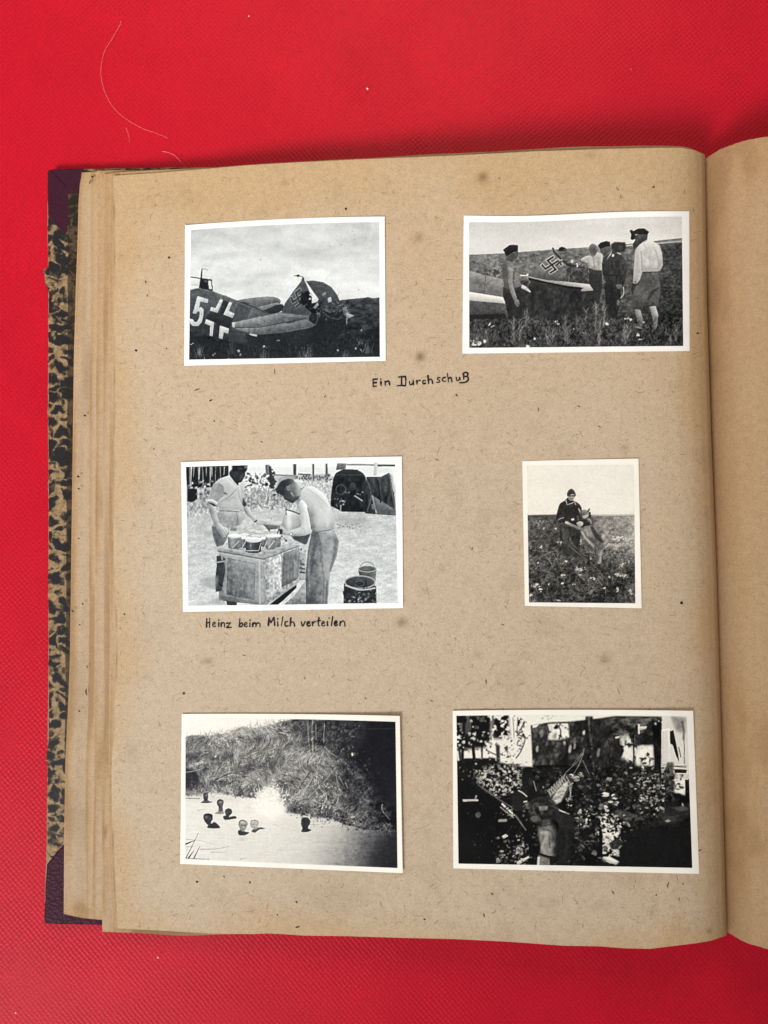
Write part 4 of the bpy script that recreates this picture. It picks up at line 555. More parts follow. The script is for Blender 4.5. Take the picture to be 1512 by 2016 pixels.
    p.fill([(90, 545), (180, 545), (184, 556), (95, 558)], 190); p.line([(165, 545), (172, 522)], 9, 150); p.ell(182, 636, 16, 18, 92, soft=3); p.line([(300, 670), (350, 668)], 16, 175, .9, soft=2); p.fill([(320, 760), (350, 745), (356, 762), (330, 775)], 215); p.ell(296, 772, 14, 8, 90, soft=2); p.blobs(40, p.rect(90, 560, 520, 900), (3, 9), (35, 90), (.4, .8)); p.blobs(26, p.gauss(330, 890, 30, 18), (5, 14), lambda x, y: p.r.choice([20, 90, 150])); p.blobs(44, p.gauss(430, 845, 24, 34), (4, 12), lambda x, y: p.r.choice([15, 90, 180, 225])); p.line([(410, 920), (480, 880)], 22, 215, .95, 10); p.blobs(50, p.gauss(780, 820, 60, 60), (6, 16), lambda x, y: p.r.choice([12, 26, 60, 80]), (.5, .9), .5); p.blobs(34, p.gauss(785, 670, 22, 28), (5, 13), lambda x, y: p.r.choice([14, 150, 215, 240])); p.ell(700, 905, 20, 14, 85, soft=3); p.ell(860, 860, 16, 18, 95, soft=3); p.ell(840, 900, 36, 34, 10, soft=3)
    p.blobs(500, p.rect(500, 370, 1330, 720), (4, 13), lambda x, y: p.r.choice([12, 26, 44, 66, 96], p=[.3, .25, .2, .15, .1]), (.4, .9), .4); p.strokes(160, p.rect(480, 330, 1300, 560), (20, 70), (0, 180), (40, 100), (3, 5), (.3, .7)); p.blobs(160, p.rect(520, 640, 900, 930), (5, 14), lambda x, y: p.r.choice([10, 24, 50, 90]), (.4, .9), .4); p.blobs(120, p.rect(260, 700, 520, 930), (3, 10), lambda x, y: p.r.choice([10, 20, 45, 90]), (.4, .9), .5)
    p.ell(978, 532, 20, 15, 232); p.fill([(902, 516), (925, 505), (950, 518), (935, 531), (906, 529)], 232, smooth=True); p.ell(992, 572, 15, 11, 214); p.ell(930, 602, 13, 20, 200, ang=-.5); p.ell(755, 428, 20, 15, 160); p.ell(725, 412, 17, 11, 188)
    def leafs(n, where, size, tone):
        for _ in range(n):
            x, y = where(); r = p.r.uniform(*size); an = p.r.uniform(-.6, 1.2); t = tone(x, y); c, q = math.cos(an), math.sin(an)
            p.fill([(x-r*c, y-r*q), (x+r*.45*q, y-r*.45*c), (x+r*c, y+r*q), (x-r*.45*q, y+r*.45*c)], t, p.r.uniform(.45, .95), smooth=True); p.line([(x-r*c*.8, y-r*q*.8), (x+r*c*.8, y+r*q*.8)], 2, t*.6, .7)
    leafs(150, p.gauss(1090, 470, 120, 60), (6, 17), lambda x, y: p.r.choice([24, 38, 58, 84, 140], p=[.3, .28, .22, .13, .07])); leafs(80, p.gauss(960, 640, 70, 90), (6, 17), lambda x, y: p.r.choice([24, 60, 110, 190])); leafs(90, p.gauss(720, 480, 90, 60), (7, 16), lambda x, y: p.r.choice([24, 40, 62, 95])); leafs(80, p.gauss(780, 760, 70, 90), (8, 18), lambda x, y: p.r.choice([18, 34, 60, 105])); leafs(70, p.gauss(320, 430, 80, 50), (6, 14), lambda x, y: p.r.choice([18, 60, 150, 215])); leafs(60, p.gauss(1200, 560, 70, 60), (7, 17), lambda x, y: p.r.choice([22, 44, 80, 190])); leafs(50, p.gauss(400, 850, 60, 50), (6, 14), lambda x, y: p.r.choice([18, 40, 100, 190]))
    # hammock net and ropes
    for q, w in (([(795, 275), (760, 330), (690, 395)], 5), ([(795, 280), (775, 340), (740, 400)], 5), ([(790, 275), (730, 350)], 4), ([(792, 320), (815, 370), (830, 400)], 4), ([(800, 250), (795, 290)], 6)): p.line(q, w, 120, .9)
    p.fill([(690, 395), (720, 410), (735, 450), (690, 540), (650, 580), (610, 580), (600, 545), (585, 495), (640, 440)], 70, .9, soft=3); p.fill([(680, 455), (710, 440), (700, 490), (665, 560), (625, 582), (605, 560), (640, 500)], 185, soft=2); p.addtex([(680, 455), (710, 440), (665, 560), (605, 560)], p.n(6, 16, 2, 35), 50)
    for k in range(9): x = 585+k*14; p.line([(x, 495-k*10), (x+26, 520-k*7), (x+40, 500-k*6)], 4, 205, .8)
    for k in range(7): p.line([(690-k*16, 398+k*15), (660-k*9, 470+k*10)], 4, 200, .8)
    for k in range(7): p.line([(735-k*3, 450+k*14), (712+k*2, 470+k*14), (725, 490+k*10)], 4, 190, .8)
    p.blobs(20, p.gauss(714, 560, 10, 18), (3, 8), (120, 220))
    p.line([(610, 580), (660, 612), (715, 634)], 9, 215, 1, 6); p.line([(180, 460), (300, 545), (405, 610)], 7, 90, .9); p.line([(400, 640), (462, 728)], 11, 110, .9, 6); p.line([(320, 570), (350, 600), (395, 640)], 10, 235); p.blobs(36, p.gauss(365, 615, 20, 16), (3, 8), lambda x, y: p.r.choice([60, 190, 240])); p.line([(310, 590), (390, 655)], 5, 160)
    # seated people
    p.fill([(440, 470), (505, 470), (560, 520), (600, 600), (560, 660), (470, 660), (420, 590)], 22, .9, soft=6); p.ell(472, 432, 36, 42, 26, soft=2); p.ell(488, 445, 12, 18, 66, .7, soft=4); p.fill([(375, 560), (385, 510), (425, 490), (470, 500), (470, 580), (430, 610), (385, 600)], 36, soft=4, smooth=True); p.line([(415, 495), (440, 508), (468, 532)], 6, 215, smooth=True); p.line([(446, 562), (468, 558)], 7, 225); p.line([(505, 440), (522, 500)], 5, 130); p.blobs(60, p.gauss(500, 585, 28, 30), (5, 13), lambda x, y: p.r.choice([20, 50, 110, 150]), (.5, .9)); p.fill([(535, 588), (588, 586), (585, 610), (540, 612)], 140, soft=2); p.fill([(540, 612), (585, 612), (580, 660), (545, 655)], 20)
    p.fill([(480, 565), (540, 532), (610, 545), (652, 600), (660, 700), (600, 672), (540, 690), (490, 665)], 50, .9, soft=3, smooth=True); p.addtex([(480, 565), (610, 545), (660, 700), (490, 665)], p.n(24, 24, 3, 83), 26); p.line([(500, 585), (520, 640), (548, 665)], 14, 74, .7, smooth=True, soft=3); p.fill([(535, 588), (588, 586), (585, 610), (540, 612)], 132, .9, soft=2)
    p.fill([(640, 690), (735, 650), (748, 740), (724, 820), (706, 930), (650, 930)], 36, .85, soft=5); p.line([(690, 700), (700, 800), (680, 900)], 14, 56, .6, smooth=True, soft=4)
    p.fill([(630, 640), (700, 625), (745, 650), (740, 730), (660, 720)], 46, .8, soft=8); p.ell(510, 660, 24, 18, 88, soft=3)
    p.fill([(528, 700), (552, 672), (606, 660), (648, 682), (656, 735), (640, 790), (646, 830), (638, 886), (598, 884), (540, 864), (548, 820), (534, 770)], lambda X, Y: 140-95*sstep(590, 648, X)-70*sstep(740, 676, Y)-30*sstep(565, 540, X), soft=4); p.addtex([(535, 690), (645, 690), (636, 880), (545, 860)], p.n(60, 26, 3, 81), 36); p.line([(542, 740), (585, 752), (556, 820), (575, 860)], 16, 182, .75, smooth=True, soft=4); p.line([(560, 720), (610, 735), (628, 790)], 10, 60, .7, smooth=True, soft=3); p.line([(596, 760), (600, 830)], 9, 74, .7, smooth=True, soft=3); p.line([(600, 740), (575, 800), (590, 860)], 18, 150, .6, smooth=True, soft=5); p.line([(545, 700), (620, 694)], 7, 50, .7); p.line([(540, 862), (590, 878), (636, 884)], 9, 14); p.fill([(532, 868), (560, 880), (600, 892), (600, 935), (540, 935), (530, 900)], 120, soft=2); p.line([(536, 880), (532, 930)], 14, 220, .9)
    p.a = np.where(p.a < 60, p.a*.82, p.a)
    p.grain(4); return p

# ----------------------------------------------------------------------------
# helpers: where a point of the table or a page lies, from where it was measured
# ----------------------------------------------------------------------------
_cr, _sr, _ct, _st = math.cos(ROLL), math.sin(ROLL), math.cos(TILT), math.sin(TILT)
def P(px, py, z):
    px, py, z = np.broadcast_arrays(np.asarray(px, float), np.asarray(py, float), np.asarray(z, float))
    x, y = (px-W0/2)/FPX, -(py-H0/2)/FPX
    dx, dy, dz = x, y*_ct+_st, y*_st-_ct
    dx, dy = dx*_cr-dy*_sr, dx*_sr+dy*_cr
    k = (z-CAM[2])/dz
    return np.stack([CAM[0]+dx*k, CAM[1]+dy*k, z+0*k], -1)

RNG = np.random.RandomState(7)
COL = scene.collection
def link_mesh(name, verts, faces, mat=None, parent=None, smooth=False):
    me = bpy.data.meshes.new(name)
    me.from_pydata([tuple(map(float, v)) for v in verts], [], [tuple(int(i) for i in f) for f in faces]); me.update()
    if smooth: me.polygons.foreach_set('use_smooth', [True]*len(me.polygons))
    o = bpy.data.objects.new(name, me); COL.objects.link(o)
    if mat: me.materials.append(mat)
    if parent is not None: o.parent = parent
    return o
def grid_mesh(name, V, mat, parent=None, thick=0.0, smooth=True):
    """V: (rows, cols, 3) top surface; with thick, a closed sheet"""
    r, c = V.shape[:2]
    idx = np.arange(r*c).reshape(r, c)
    q = np.stack([idx[1:, :-1], idx[1:, 1:], idx[:-1, 1:], idx[:-1, :-1]], -1).reshape(-1, 4)
    verts = V.reshape(-1, 3)
    if thick:                                   # sides and back have their own vertices, so the edge stays crisp
        n = r*c
        b = np.concatenate([idx[0, :], idx[1:, -1], idx[-1, -2::-1], idx[-2:0:-1, 0]]); m = len(b)
        up = verts[b]; dn = up-np.array([0, 0, thick]); low = verts-np.array([0, 0, thick])
        k = np.arange(m); k2 = np.roll(k, -1)
        side = np.stack([n+k, n+k2, n+m+k2, n+m+k], -1); q2 = q[:, ::-1]+n+2*m
        verts = np.vstack([verts, up, dn, low]); qa = np.vstack([q, side, q2]); ntop = len(q)
    else: qa = q; ntop = len(q)
    me = bpy.data.meshes.new(name)
    me.vertices.add(len(verts)); me.vertices.foreach_set('co', verts.astype(np.float32).ravel())
    me.loops.add(qa.size); me.loops.foreach_set('vertex_index', qa.astype(np.int32).ravel())
    me.polygons.add(len(qa)); me.polygons.foreach_set('loop_start', np.arange(0, qa.size, 4, dtype=np.int32)); me.polygons.foreach_set('loop_total', np.full(len(qa), 4, np.int32))
    sm_ = np.zeros(len(qa), bool); sm_[:ntop] = smooth; me.polygons.foreach_set('use_smooth', sm_)
    me.update(calc_edges=True); me.validate()
    me.materials.append(mat)
    o = bpy.data.objects.new(name, me); COL.objects.link(o)
    if parent is not None: o.parent = parent
    return o
def attr(o, name, vals, kind='FLOAT'):
    a = o.data.attributes.new(name, kind, 'POINT')
    n = len(o.data.vertices); vals = np.asarray(vals, np.float32)
    if len(vals) < n: vals = np.concatenate([vals, np.zeros((n-len(vals),)+vals.shape[1:], np.float32)+vals.mean(0)])
    a.data.foreach_set('color' if kind == 'FLOAT_COLOR' else 'value', vals.ravel())
def tag(o, label=None, cat=None, group=None, kind=None):
    if label: o['label'] = label
    if cat: o['category'] = cat
    if group: o['group'] = group
    if kind: o['kind'] = kind
    return o
def empty(name, loc=(0, 0, 0)):
    o = bpy.data.objects.new(name, None); COL.objects.link(o); o.location = loc; o.empty_display_size = .02; return o
def lin(c):
    c = np.asarray(c, float)/255; return np.where(c <= .04045, c/12.92, ((c+.055)/1.055)**2.4)
def interp(x, pts):
    pts = sorted(pts); return np.interp(x, [p[0] for p in pts], [p[1] for p in pts])
def smooth_interp(x, pts):
    pts = sorted(pts); X = np.array([p[0] for p in pts]); Y = np.array([p[1] for p in pts])
    d = np.gradient(Y, X); x = np.clip(x, X[0], X[-1]); i = np.clip(np.searchsorted(X, x)-1, 0, len(X)-2)
    h = X[i+1]-X[i]; t = (x-X[i])/h
    return (2*t**3-3*t**2+1)*Y[i]+(t**3-2*t**2+t)*h*d[i]+(-2*t**3+3*t**2)*Y[i+1]+(t**3-t**2)*h*d[i+1]

# ----------------------------------------------------------------------------
# materials
# ----------------------------------------------------------------------------
class NT:
    def __init__(s, name):
        s.m = bpy.data.materials.new(name); s.m.use_nodes = True; s.t = s.m.node_tree; s.n = s.t.nodes
        s.b = s.n['Principled BSDF']; s.co = s.new('ShaderNodeTexCoord').outputs['Object']
    def new(s, t, **k):
        n = s.n.new(t)
        for a, v in k.items(): setattr(n, a, v)
        return n
    def put(s, inp, v):
        if isinstance(v, bpy.types.NodeSocket): s.t.links.new(v, inp)
        elif v is not None: inp.default_value = v
    def math(s, op, a, b=None, c=None):
        n = s.new('ShaderNodeMath', operation=op); s.put(n.inputs[0], a); s.put(n.inputs[1], b); s.put(n.inputs[2], c); return n.outputs[0]
    def noise(s, scale, detail=3, rough=.55, dist=0, vec=None):
        n = s.new('ShaderNodeTexNoise'); s.put(n.inputs['Vector'], vec or s.co); n.inputs['Scale'].default_value = scale; n.inputs['Detail'].default_value = detail
        n.inputs['Roughness'].default_value = rough; n.inputs['Distortion'].default_value = dist; return n.outputs['Fac']
    def scale(s, v, rot=(0, 0, 0), loc=(0, 0, 0)):
        n = s.new('ShaderNodeMapping'); s.put(n.inputs['Vector'], s.co); n.inputs['Scale'].default_value = v; n.inputs['Rotation'].default_value = rot; n.inputs['Location'].default_value = loc; return n.outputs[0]
    def ramp(s, f, stops, interp='LINEAR'):
        n = s.new('ShaderNodeValToRGB'); s.put(n.inputs[0], f); e = n.color_ramp.elements; n.color_ramp.interpolation = interp
        while len(e) < len(stops): e.new(.5)
        for q, (p, c) in zip(e, stops): q.position = p; q.color = (*c, 1) if len(c) == 3 else c
        return n.outputs[0]
    def mix(s, f, a, b, mode='MIX'):
        n = s.new('ShaderNodeMix', data_type='RGBA', blend_type=mode); s.put(n.inputs[0], f)
        for i, v in ((6, a), (7, b)): s.put(n.inputs[i], (*v, 1) if isinstance(v, (tuple, list)) and len(v) == 3 else v)
        return n.outputs[2]
    def attr(s, name):
        return s.new('ShaderNodeAttribute', attribute_name=name)
    def bump(s, h, dist, strength=1.0):
        n = s.new('ShaderNodeBump'); s.put(n.inputs['Height'], h); n.inputs['Distance'].default_value = dist; n.inputs['Strength'].default_value = strength; s.t.links.new(n.outputs[0], s.b.inputs['Normal'])
    def done(s, col, rough=.7, spec=.3):
        s.put(s.b.inputs['Base Color'], (*col, 1) if isinstance(col, (tuple, list)) and len(col) == 3 else col)
        s.put(s.b.inputs['Roughness'], rough); s.put(s.b.inputs['Specular IOR Level'], spec); return s.m
def g3(v): return (v, v, v)

def mat_paper(name, base, aged, amt=1.0):
    s = NT(name)
    fine = s.noise(1700, 3, .8); mid = s.noise(420, 4, .65); big = s.noise(16, 4, .6)
    c = s.mix(s.attr('age').outputs['Fac'], base, aged)
    c = s.mix(s.math('MULTIPLY', big, .22), c, aged)
    c = s.mix(1.0, c, s.ramp(fine, [(.28, g3(.72)), (.5, g3(1.0)), (.72, g3(1.16))]), 'MULTIPLY')
    c = s.mix(1.0, c, s.ramp(mid, [(.25, g3(.88)), (.55, g3(1.0)), (.8, g3(1.07))]), 'MULTIPLY')
    f1 = s.noise(1, 2, .5, 0, s.scale((2600, 420, 600), (0, 0, .6))); f2 = s.noise(1, 2, .5, 0, s.scale((480, 2500, 600), (0, 0, .35), (3, 1, 0)))
    fib = s.math('MAXIMUM', s.ramp(f1, [(.68, g3(0)), (.76, g3(1))]), s.ramp(f2, [(.68, g3(0)), (.76, g3(1))]))
    c = s.mix(s.math('MULTIPLY', fib, .22), c, (.20, .12, .06))
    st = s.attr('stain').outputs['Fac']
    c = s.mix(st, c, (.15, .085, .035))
    s.bump(s.math('ADD', s.math('MULTIPLY', fine, .5), s.math('MULTIPLY', mid, .6)), .00012, .5)
    return s.done(c, .85, .15)
PAPER = mat_paper('album_paper', (.525, .435, .333), (.505, .360, .212))
LEAF = mat_paper('album_paper_edge', (.485, .375, .27), (.45, .295, .16))
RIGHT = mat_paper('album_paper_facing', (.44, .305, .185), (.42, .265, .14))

def mat_cloth():
    s = NT('red_cloth')
    p = 2*math.pi/.00225
    m = s.scale((1, 1, 1), (0, 0, .07)); sep = s.new('ShaderNodeSeparateXYZ'); s.put(sep.inputs[0], m)
    w1 = s.math('MULTIPLY', s.noise(300, 2), 2.6); w2 = s.math('MULTIPLY', s.noise(300, 2, .5, 0, s.scale((1, 1, 1), (0, 0, 0), (3, 5, 0))), 2.6)
    u = s.math('SINE', s.math('ADD', s.math('MULTIPLY', sep.outputs[0], p), w1)); v = s.math('SINE', s.math('ADD', s.math('MULTIPLY', sep.outputs[1], p), w2))
    weave = s.math('MULTIPLY_ADD', s.math('MULTIPLY', s.math('MULTIPLY', u, v), s.ramp(s.noise(38, 3, .6), [(.3, g3(.25)), (.7, g3(1))])), .5, .5); n = s.noise(1100, 3, .75); big = s.noise(7, 3, .55)
    h = s.math('ADD', s.math('MULTIPLY', weave, .8), s.math('MULTIPLY', n, .7))
    c = s.mix(big, (.50, .0048, .020), (.56, .0065, .026))
    c = s.mix(1.0, c, s.ramp(weave, [(0, g3(.80)), (.5, g3(1.0)), (1, g3(1.05))]), 'MULTIPLY')
    c = s.mix(1.0, c, s.ramp(n, [(.3, g3(.80)), (.55, g3(1.0)), (.75, g3(1.12))]), 'MULTIPLY')
    c = s.mix(1.0, c, s.ramp(s.noise(30, 4, .65), [(.3, g3(.93)), (.7, g3(1.05))]), 'MULTIPLY')
    s.bump(h, .00030, .55)
    return s.done(c, .42, .13)
CLOTH = mat_cloth()

def mat_marble(name, tan, dark, spec=.2):
    s = NT(name)
    w = s.noise(60, 3, .6, 0)
    vec = s.new('ShaderNodeVectorMath', operation='ADD'); s.put(vec.inputs[0], s.scale((1.0, 1.35, 1)))
    cmb = s.new('ShaderNodeCombineXYZ'); s.put(cmb.inputs[0], s.math('MULTIPLY', w, .018)); s.put(cmb.inputs[1], s.math('MULTIPLY', s.noise(48, 3, .6, 0, s.scale((1, 1, 1), (0, 0, 0), (5, 2, 0))), .03)); s.put(vec.inputs[1], cmb.outputs[0])
    vo = s.new('ShaderNodeTexVoronoi', feature='DISTANCE_TO_EDGE'); s.put(vo.inputs['Vector'], vec.outputs[0]); vo.inputs['Scale'].default_value = 150
    big = s.noise(120, 5, .72, .9)
    f = s.math('ADD', s.math('MULTIPLY', vo.outputs['Distance'], 1.6), s.math('MULTIPLY', s.math('SUBTRACT', big, .49), 1.9))
    blot = s.ramp(f, [(.08, g3(0)), (.20, g3(.75)), (.30, g3(1))])
    grain = s.noise(1000, 4, .75); mott = s.noise(330, 4, .7)
    c = s.mix(s.ramp(mott, [(.35, g3(0)), (.7, g3(1))]), tan, tuple(q*.45 for q in tan))
    c = s.mix(blot, c, dark)
    c = s.mix(s.ramp(mott, [(.60, g3(0)), (.72, g3(.5))]), c, tuple(q*.6 for q in tan))
    c = s.mix(1.0, c, s.ramp(grain, [(.3, g3(.55)), (.55, g3(1.0)), (.8, g3(1.4))]), 'MULTIPLY')
    s.bump(grain, .0001, .4)
    return s.done(c, .55, spec)
MARBLE = mat_marble('marbled_paper', (.40, .28, .155), (.016, .016, .019))
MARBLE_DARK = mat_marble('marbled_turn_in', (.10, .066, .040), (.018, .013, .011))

def mat_leather():
    s = NT('purple_leather')
    vo = s.new('ShaderNodeTexVoronoi', feature='F1'); s.put(vo.inputs['Vector'], s.co); vo.inputs['Scale'].default_value = 950; n = s.noise(500, 3, .6); b = s.noise(90, 3)
    c = s.mix(b, (.030, .007, .017), (.058, .014, .032))
    s.bump(s.math('ADD', vo.outputs['Distance'], s.math('MULTIPLY', n, .8)), .0004, .6)
    return s.done(c, .5, .10)
LEATHER = mat_leather()

def mat_plain(name, col, rough=.6, spec=.3, nscale=900, var=.15):
    s = NT(name); n = s.noise(nscale, 3)
    return s.done(s.mix(1.0, col, s.ramp(n, [(.3, g3(1-var)), (.7, g3(1+var))]), 'MULTIPLY'), rough, spec)
INK = mat_plain('black_ink', (.014, .013, .018), .55, .2, 700, .75)
HAIRM = mat_plain('pale_hair', (.85, .45, .42), .35, .5)
LINT = mat_plain('white_lint', (.85, .82, .78), .8, .2)
BOARD = mat_plain('grey_board', (.30, .22, .13), .9, .1)
PRINT_COOL = mat_plain('print_paper_cool', (.88, .905, .93), .36, .15, 70, .05)
PRINT_WARM = mat_plain('print_paper_warm', (.885, .88, .83), .36, .15, 70, .05)
def mat_attr(name, rough, spec):
    s = NT(name); return s.done(s.attr('print').outputs['Color'], rough, spec)
PICTURE = mat_attr('silver_print', .30, .12)
FIBRE = mat_attr('paper_fibre', .9, .1)

# ----------------------------------------------------------------------------
# the table
# ----------------------------------------------------------------------------
n = 120
gx, gy = np.meshgrid(np.linspace(-1.0, 1.0, n), np.linspace(1.0, -1.0, n))
gz = -.0008+.0006*np.sin(gx*23+1.3*np.sin(gy*9))*np.sin(gy*17+.6)-.0002
cl = grid_mesh('tablecloth', np.stack([gx, gy, gz], -1), CLOTH, thick=.0015)
tag(cl, 'red woven tablecloth spread under the open album', 'tablecloth', kind='structure')

# ----------------------------------------------------------------------------
# the album
# ----------------------------------------------------------------------------
album = empty('photo_album', tuple(P(760, 1080, 0)))
bpy.context.view_layer.update()
OFF = np.array(album.location)
tag(album, 'open old photo album with brown pages and marbled cover on red cloth', 'photo album')

GUT = [(280, 1387), (302, 1388), (600, 1392), (850, 1400), (1100, 1410), (1400, 1419), (1700, 1427), (1842, 1431), (1860, 1431)]   # y, x of the gutter
LEFT_E = [(330, 222), (600, 224), (1000, 222), (1150, 224), (1260, 229), (1420, 224), (1520, 219), (1700, 221), (1840, 229)]
TOP_E = [(200, 347), (222, 346), (300, 341), (400, 333), (480, 326), (560, 321), (700, 314), (900, 306), (1050, 298), (1112, 296), (1200, 293), (1300, 291), (1340, 291), (1365, 295), (1380, 301), (1390, 305), (1440, 305)]
BOT_E = [(200, 1828), (228, 1828), (256, 1829), (330, 1833), (420, 1838), (500, 1839), (530, 1837), (600, 1842), (680, 1843), (780, 1846), (900, 1849), (1000, 1854), (1112, 1862), (1180, 1863), (1230, 1867), (1280, 1868), (1320, 1863), (1370, 1857), (1400, 1852), (1426, 1843), (1432, 1840), (1450, 1840)]
ZPROF = [(0, .0066), (.08, .0080), (.2, .0108), (.35, .0142), (.5, .0176), (.65, .0210), (.78, .0240), (.87, .0258), (.925, .0262), (.955, .0252), (.975, .0232), (.989, .0200), (.996, .0170), (1.0, .0125)]
def z_page(px, py):
    xl = interp(py, LEFT_E); xg = interp(py, GUT)
    s = np.clip((px-xl)/(xg-xl), 0, 1)
    z = smooth_interp(s, ZPROF)
    w = .0005*np.sin(px*.011+py*.004)*np.sin(py*.0061+1)*np.clip(s*6, 0, 1)*np.clip((1-s)*9, 0, 1)
    e = np.clip(s*6, 0, 1)*np.clip((1-s)*9, 0, 1)
    w2 = np.sin(px*.047+2.1*np.sin(py*.013))*np.sin(py*.039+1.7*np.sin(px*.011+2))+.6*np.sin(px*.021-py*.031+1.2*np.sin(py*.017))
    return z+w+.00007*w2*e
def sheet(left, top, bot, gut, ncol, nrow, zf, grad=None):
    """pixel outline -> pixel grid and world grid"""
    u = np.linspace(0, 1, ncol) if grad is None else grad
    v = np.linspace(0, 1, nrow) if nrow > 200 else np.concatenate([np.linspace(0, .02, 8, endpoint=False), np.linspace(.02, .975, nrow-20, endpoint=False), np.linspace(.975, 1, 12)])
    X = np.zeros((nrow, ncol)); Y = np.zeros((nrow, ncol))
    ya = np.full(ncol, 330.); yb = np.full(ncol, 1840.)
    for _ in range(3):
        Y = ya[None]+(yb-ya)[None]*v[:, None]
        xl = interp(Y, left); xg = interp(Y, gut); X = xl+(xg-xl)*u[None]
        ya = interp(X[0], top); yb = interp(X[-1], bot)
    return X, Y, P(X, Y, zf(X, Y))

ug = np.concatenate([[0], np.linspace(.0011, .88, 259, endpoint=False), np.linspace(.88, 1, 70)])
X, Y, V = sheet(LEFT_E, TOP_E, BOT_E, GUT, 330, 400, z_page, ug)
V[:, 0, 2] -= .0003
page = grid_mesh('page', V-OFF, PAPER, album, thick=.0005)
tag(page, 'brown album page carrying the six photographs')
# ageing towards the page edges, foxing spots, painted gap shade at the left
ed = np.minimum(np.minimum((X-interp(Y, LEFT_E))/55, (interp(Y, GUT)-X)/70), np.minimum((Y-interp(X, TOP_E))/120, (interp(X, BOT_E)-Y)/60))
nz = fbm(X.shape[0], X.shape[1], 40, 40, 4, 77)
age = np.clip(1-ed*.9+(nz-.5)*.9, 0, 1)*.75+.50*sstep(1000, 300, Y)+.30*sstep(1150, 1400, X)
stain = np.zeros_like(X)
for sx, sy, rx, ry, a in ((950, 350, 10, 10, .55), (825, 467, 9, 9, .35), (827, 702, 9, 9, .6), (790, 1225, 12, 9, .5), (1193, 1297, 11, 10, .4), (408, 1303, 10, 7, .55), (207, 1640, 5, 12, .6), (1283, 1795, 5, 9, .55), (1397, 1833, 5, 5, .6), (1050, 575, 6, 5, .3), (430, 600, 8, 6, .2), (650, 1770, 70, 50, .14), (300, 1240, 30, 40, .10), (1230, 880, 9, 7, .25), (700, 1310, 12, 9, .2), (560, 360, 9, 7, .2), (1090, 770, 9, 8, .2), (870, 1120, 8, 8, .2), (1330, 760, 12, 9, .16), (280, 980, 18, 26, .12), (940, 1290, 9, 8, .2), (620, 850, 9, 7, .2), (1120, 1340, 8, 7, .25), (500, 1790, 10, 6, .3), (840, 1640, 7, 9, .22), (260, 1480, 16, 24, .12), (1000, 350, 5, 4, .3), (1165, 305, 12, 6, .25)):
    stain = np.maximum(stain, a*np.exp(-(((X-sx)/rx)**2+((Y-sy)/ry)**2)))
stain = np.maximum(stain, .5*np.exp(-((X-interp(Y, LEFT_E)-1.5)/1.8)**2)*np.clip(nz*1.4-.2, 0, 1))  # edge dirt, doubling as painted shade of the gap beside the page
attr(page, 'age', np.clip(age, 0, 1).ravel()); nz2 = fbm(X.shape[0], X.shape[1], 9, 9, 3, 78)
fox = np.clip((fbm(X.shape[0], X.shape[1], 14, 14, 3, 79)-.80)*1.2, 0, .09)*sstep(.35, .75, fbm(X.shape[0], X.shape[1], 90, 90, 2, 80))
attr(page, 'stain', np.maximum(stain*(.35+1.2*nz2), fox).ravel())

# dark fibres and specks pressed into the pulp: far too many to count
def ribbon_set(name, items, zf, lift, mat, parent, colors=None):
    """items: list of (list of pixel points, list of half widths)"""
    vs, fs, cs = [], [], []
    for k, (pts, hw) in enumerate(items):
        p = np.array(pts, float); n_ = len(p)
        T = np.gradient(p, axis=0); L = np.hypot(T[:, 0], T[:, 1])+1e-9; N = np.stack([-T[:, 1]/L, T[:, 0]/L], 1)*np.array(hw)[:, None]
        for q in (p+N, p-N):
            vs.append(P(q[:, 0], q[:, 1], zf(q[:, 0], q[:, 1])+lift))
        b = sum(len(a) for a in vs)-2*n_
        for i in range(n_-1): fs.append((b+i, b+n_+i, b+n_+i+1, b+i+1))
        if colors is not None: cs += [colors[k]]*(2*n_)
    o = link_mesh(name, np.vstack(vs)-OFF, fs, mat, parent)
    if colors is not None: attr(o, 'print', np.array([(*c, 1) for c in cs]), 'FLOAT_COLOR')
    return o
items, cols = [], []
for k in range(3600):
    x, y = RNG.uniform(232, 1385), RNG.uniform(350, 1828)
    l = RNG.choice([3, 5, 7, 11, 16], p=[.34, .3, .2, .12, .04])*RNG.uniform(.7, 1.3); t = RNG.uniform(0, 2*math.pi); bend = RNG.uniform(-.22, .22)*l
    c, s_ = math.cos(t), math.sin(t)
    pts = [(x+c*l*(q-.5)-s_*bend*(1-(2*q-1)**2), y+s_*l*(q-.5)+c*bend*(1-(2*q-1)**2)) for q in (0, .33, .67, 1)]
    w = RNG.uniform(.2, .5); items.append((pts, [w*.5, w, w, w*.4])); d = RNG.uniform(.5, 1.5)
    cols.append((.24*d+.015, .15*d+.010, .075*d+.006))
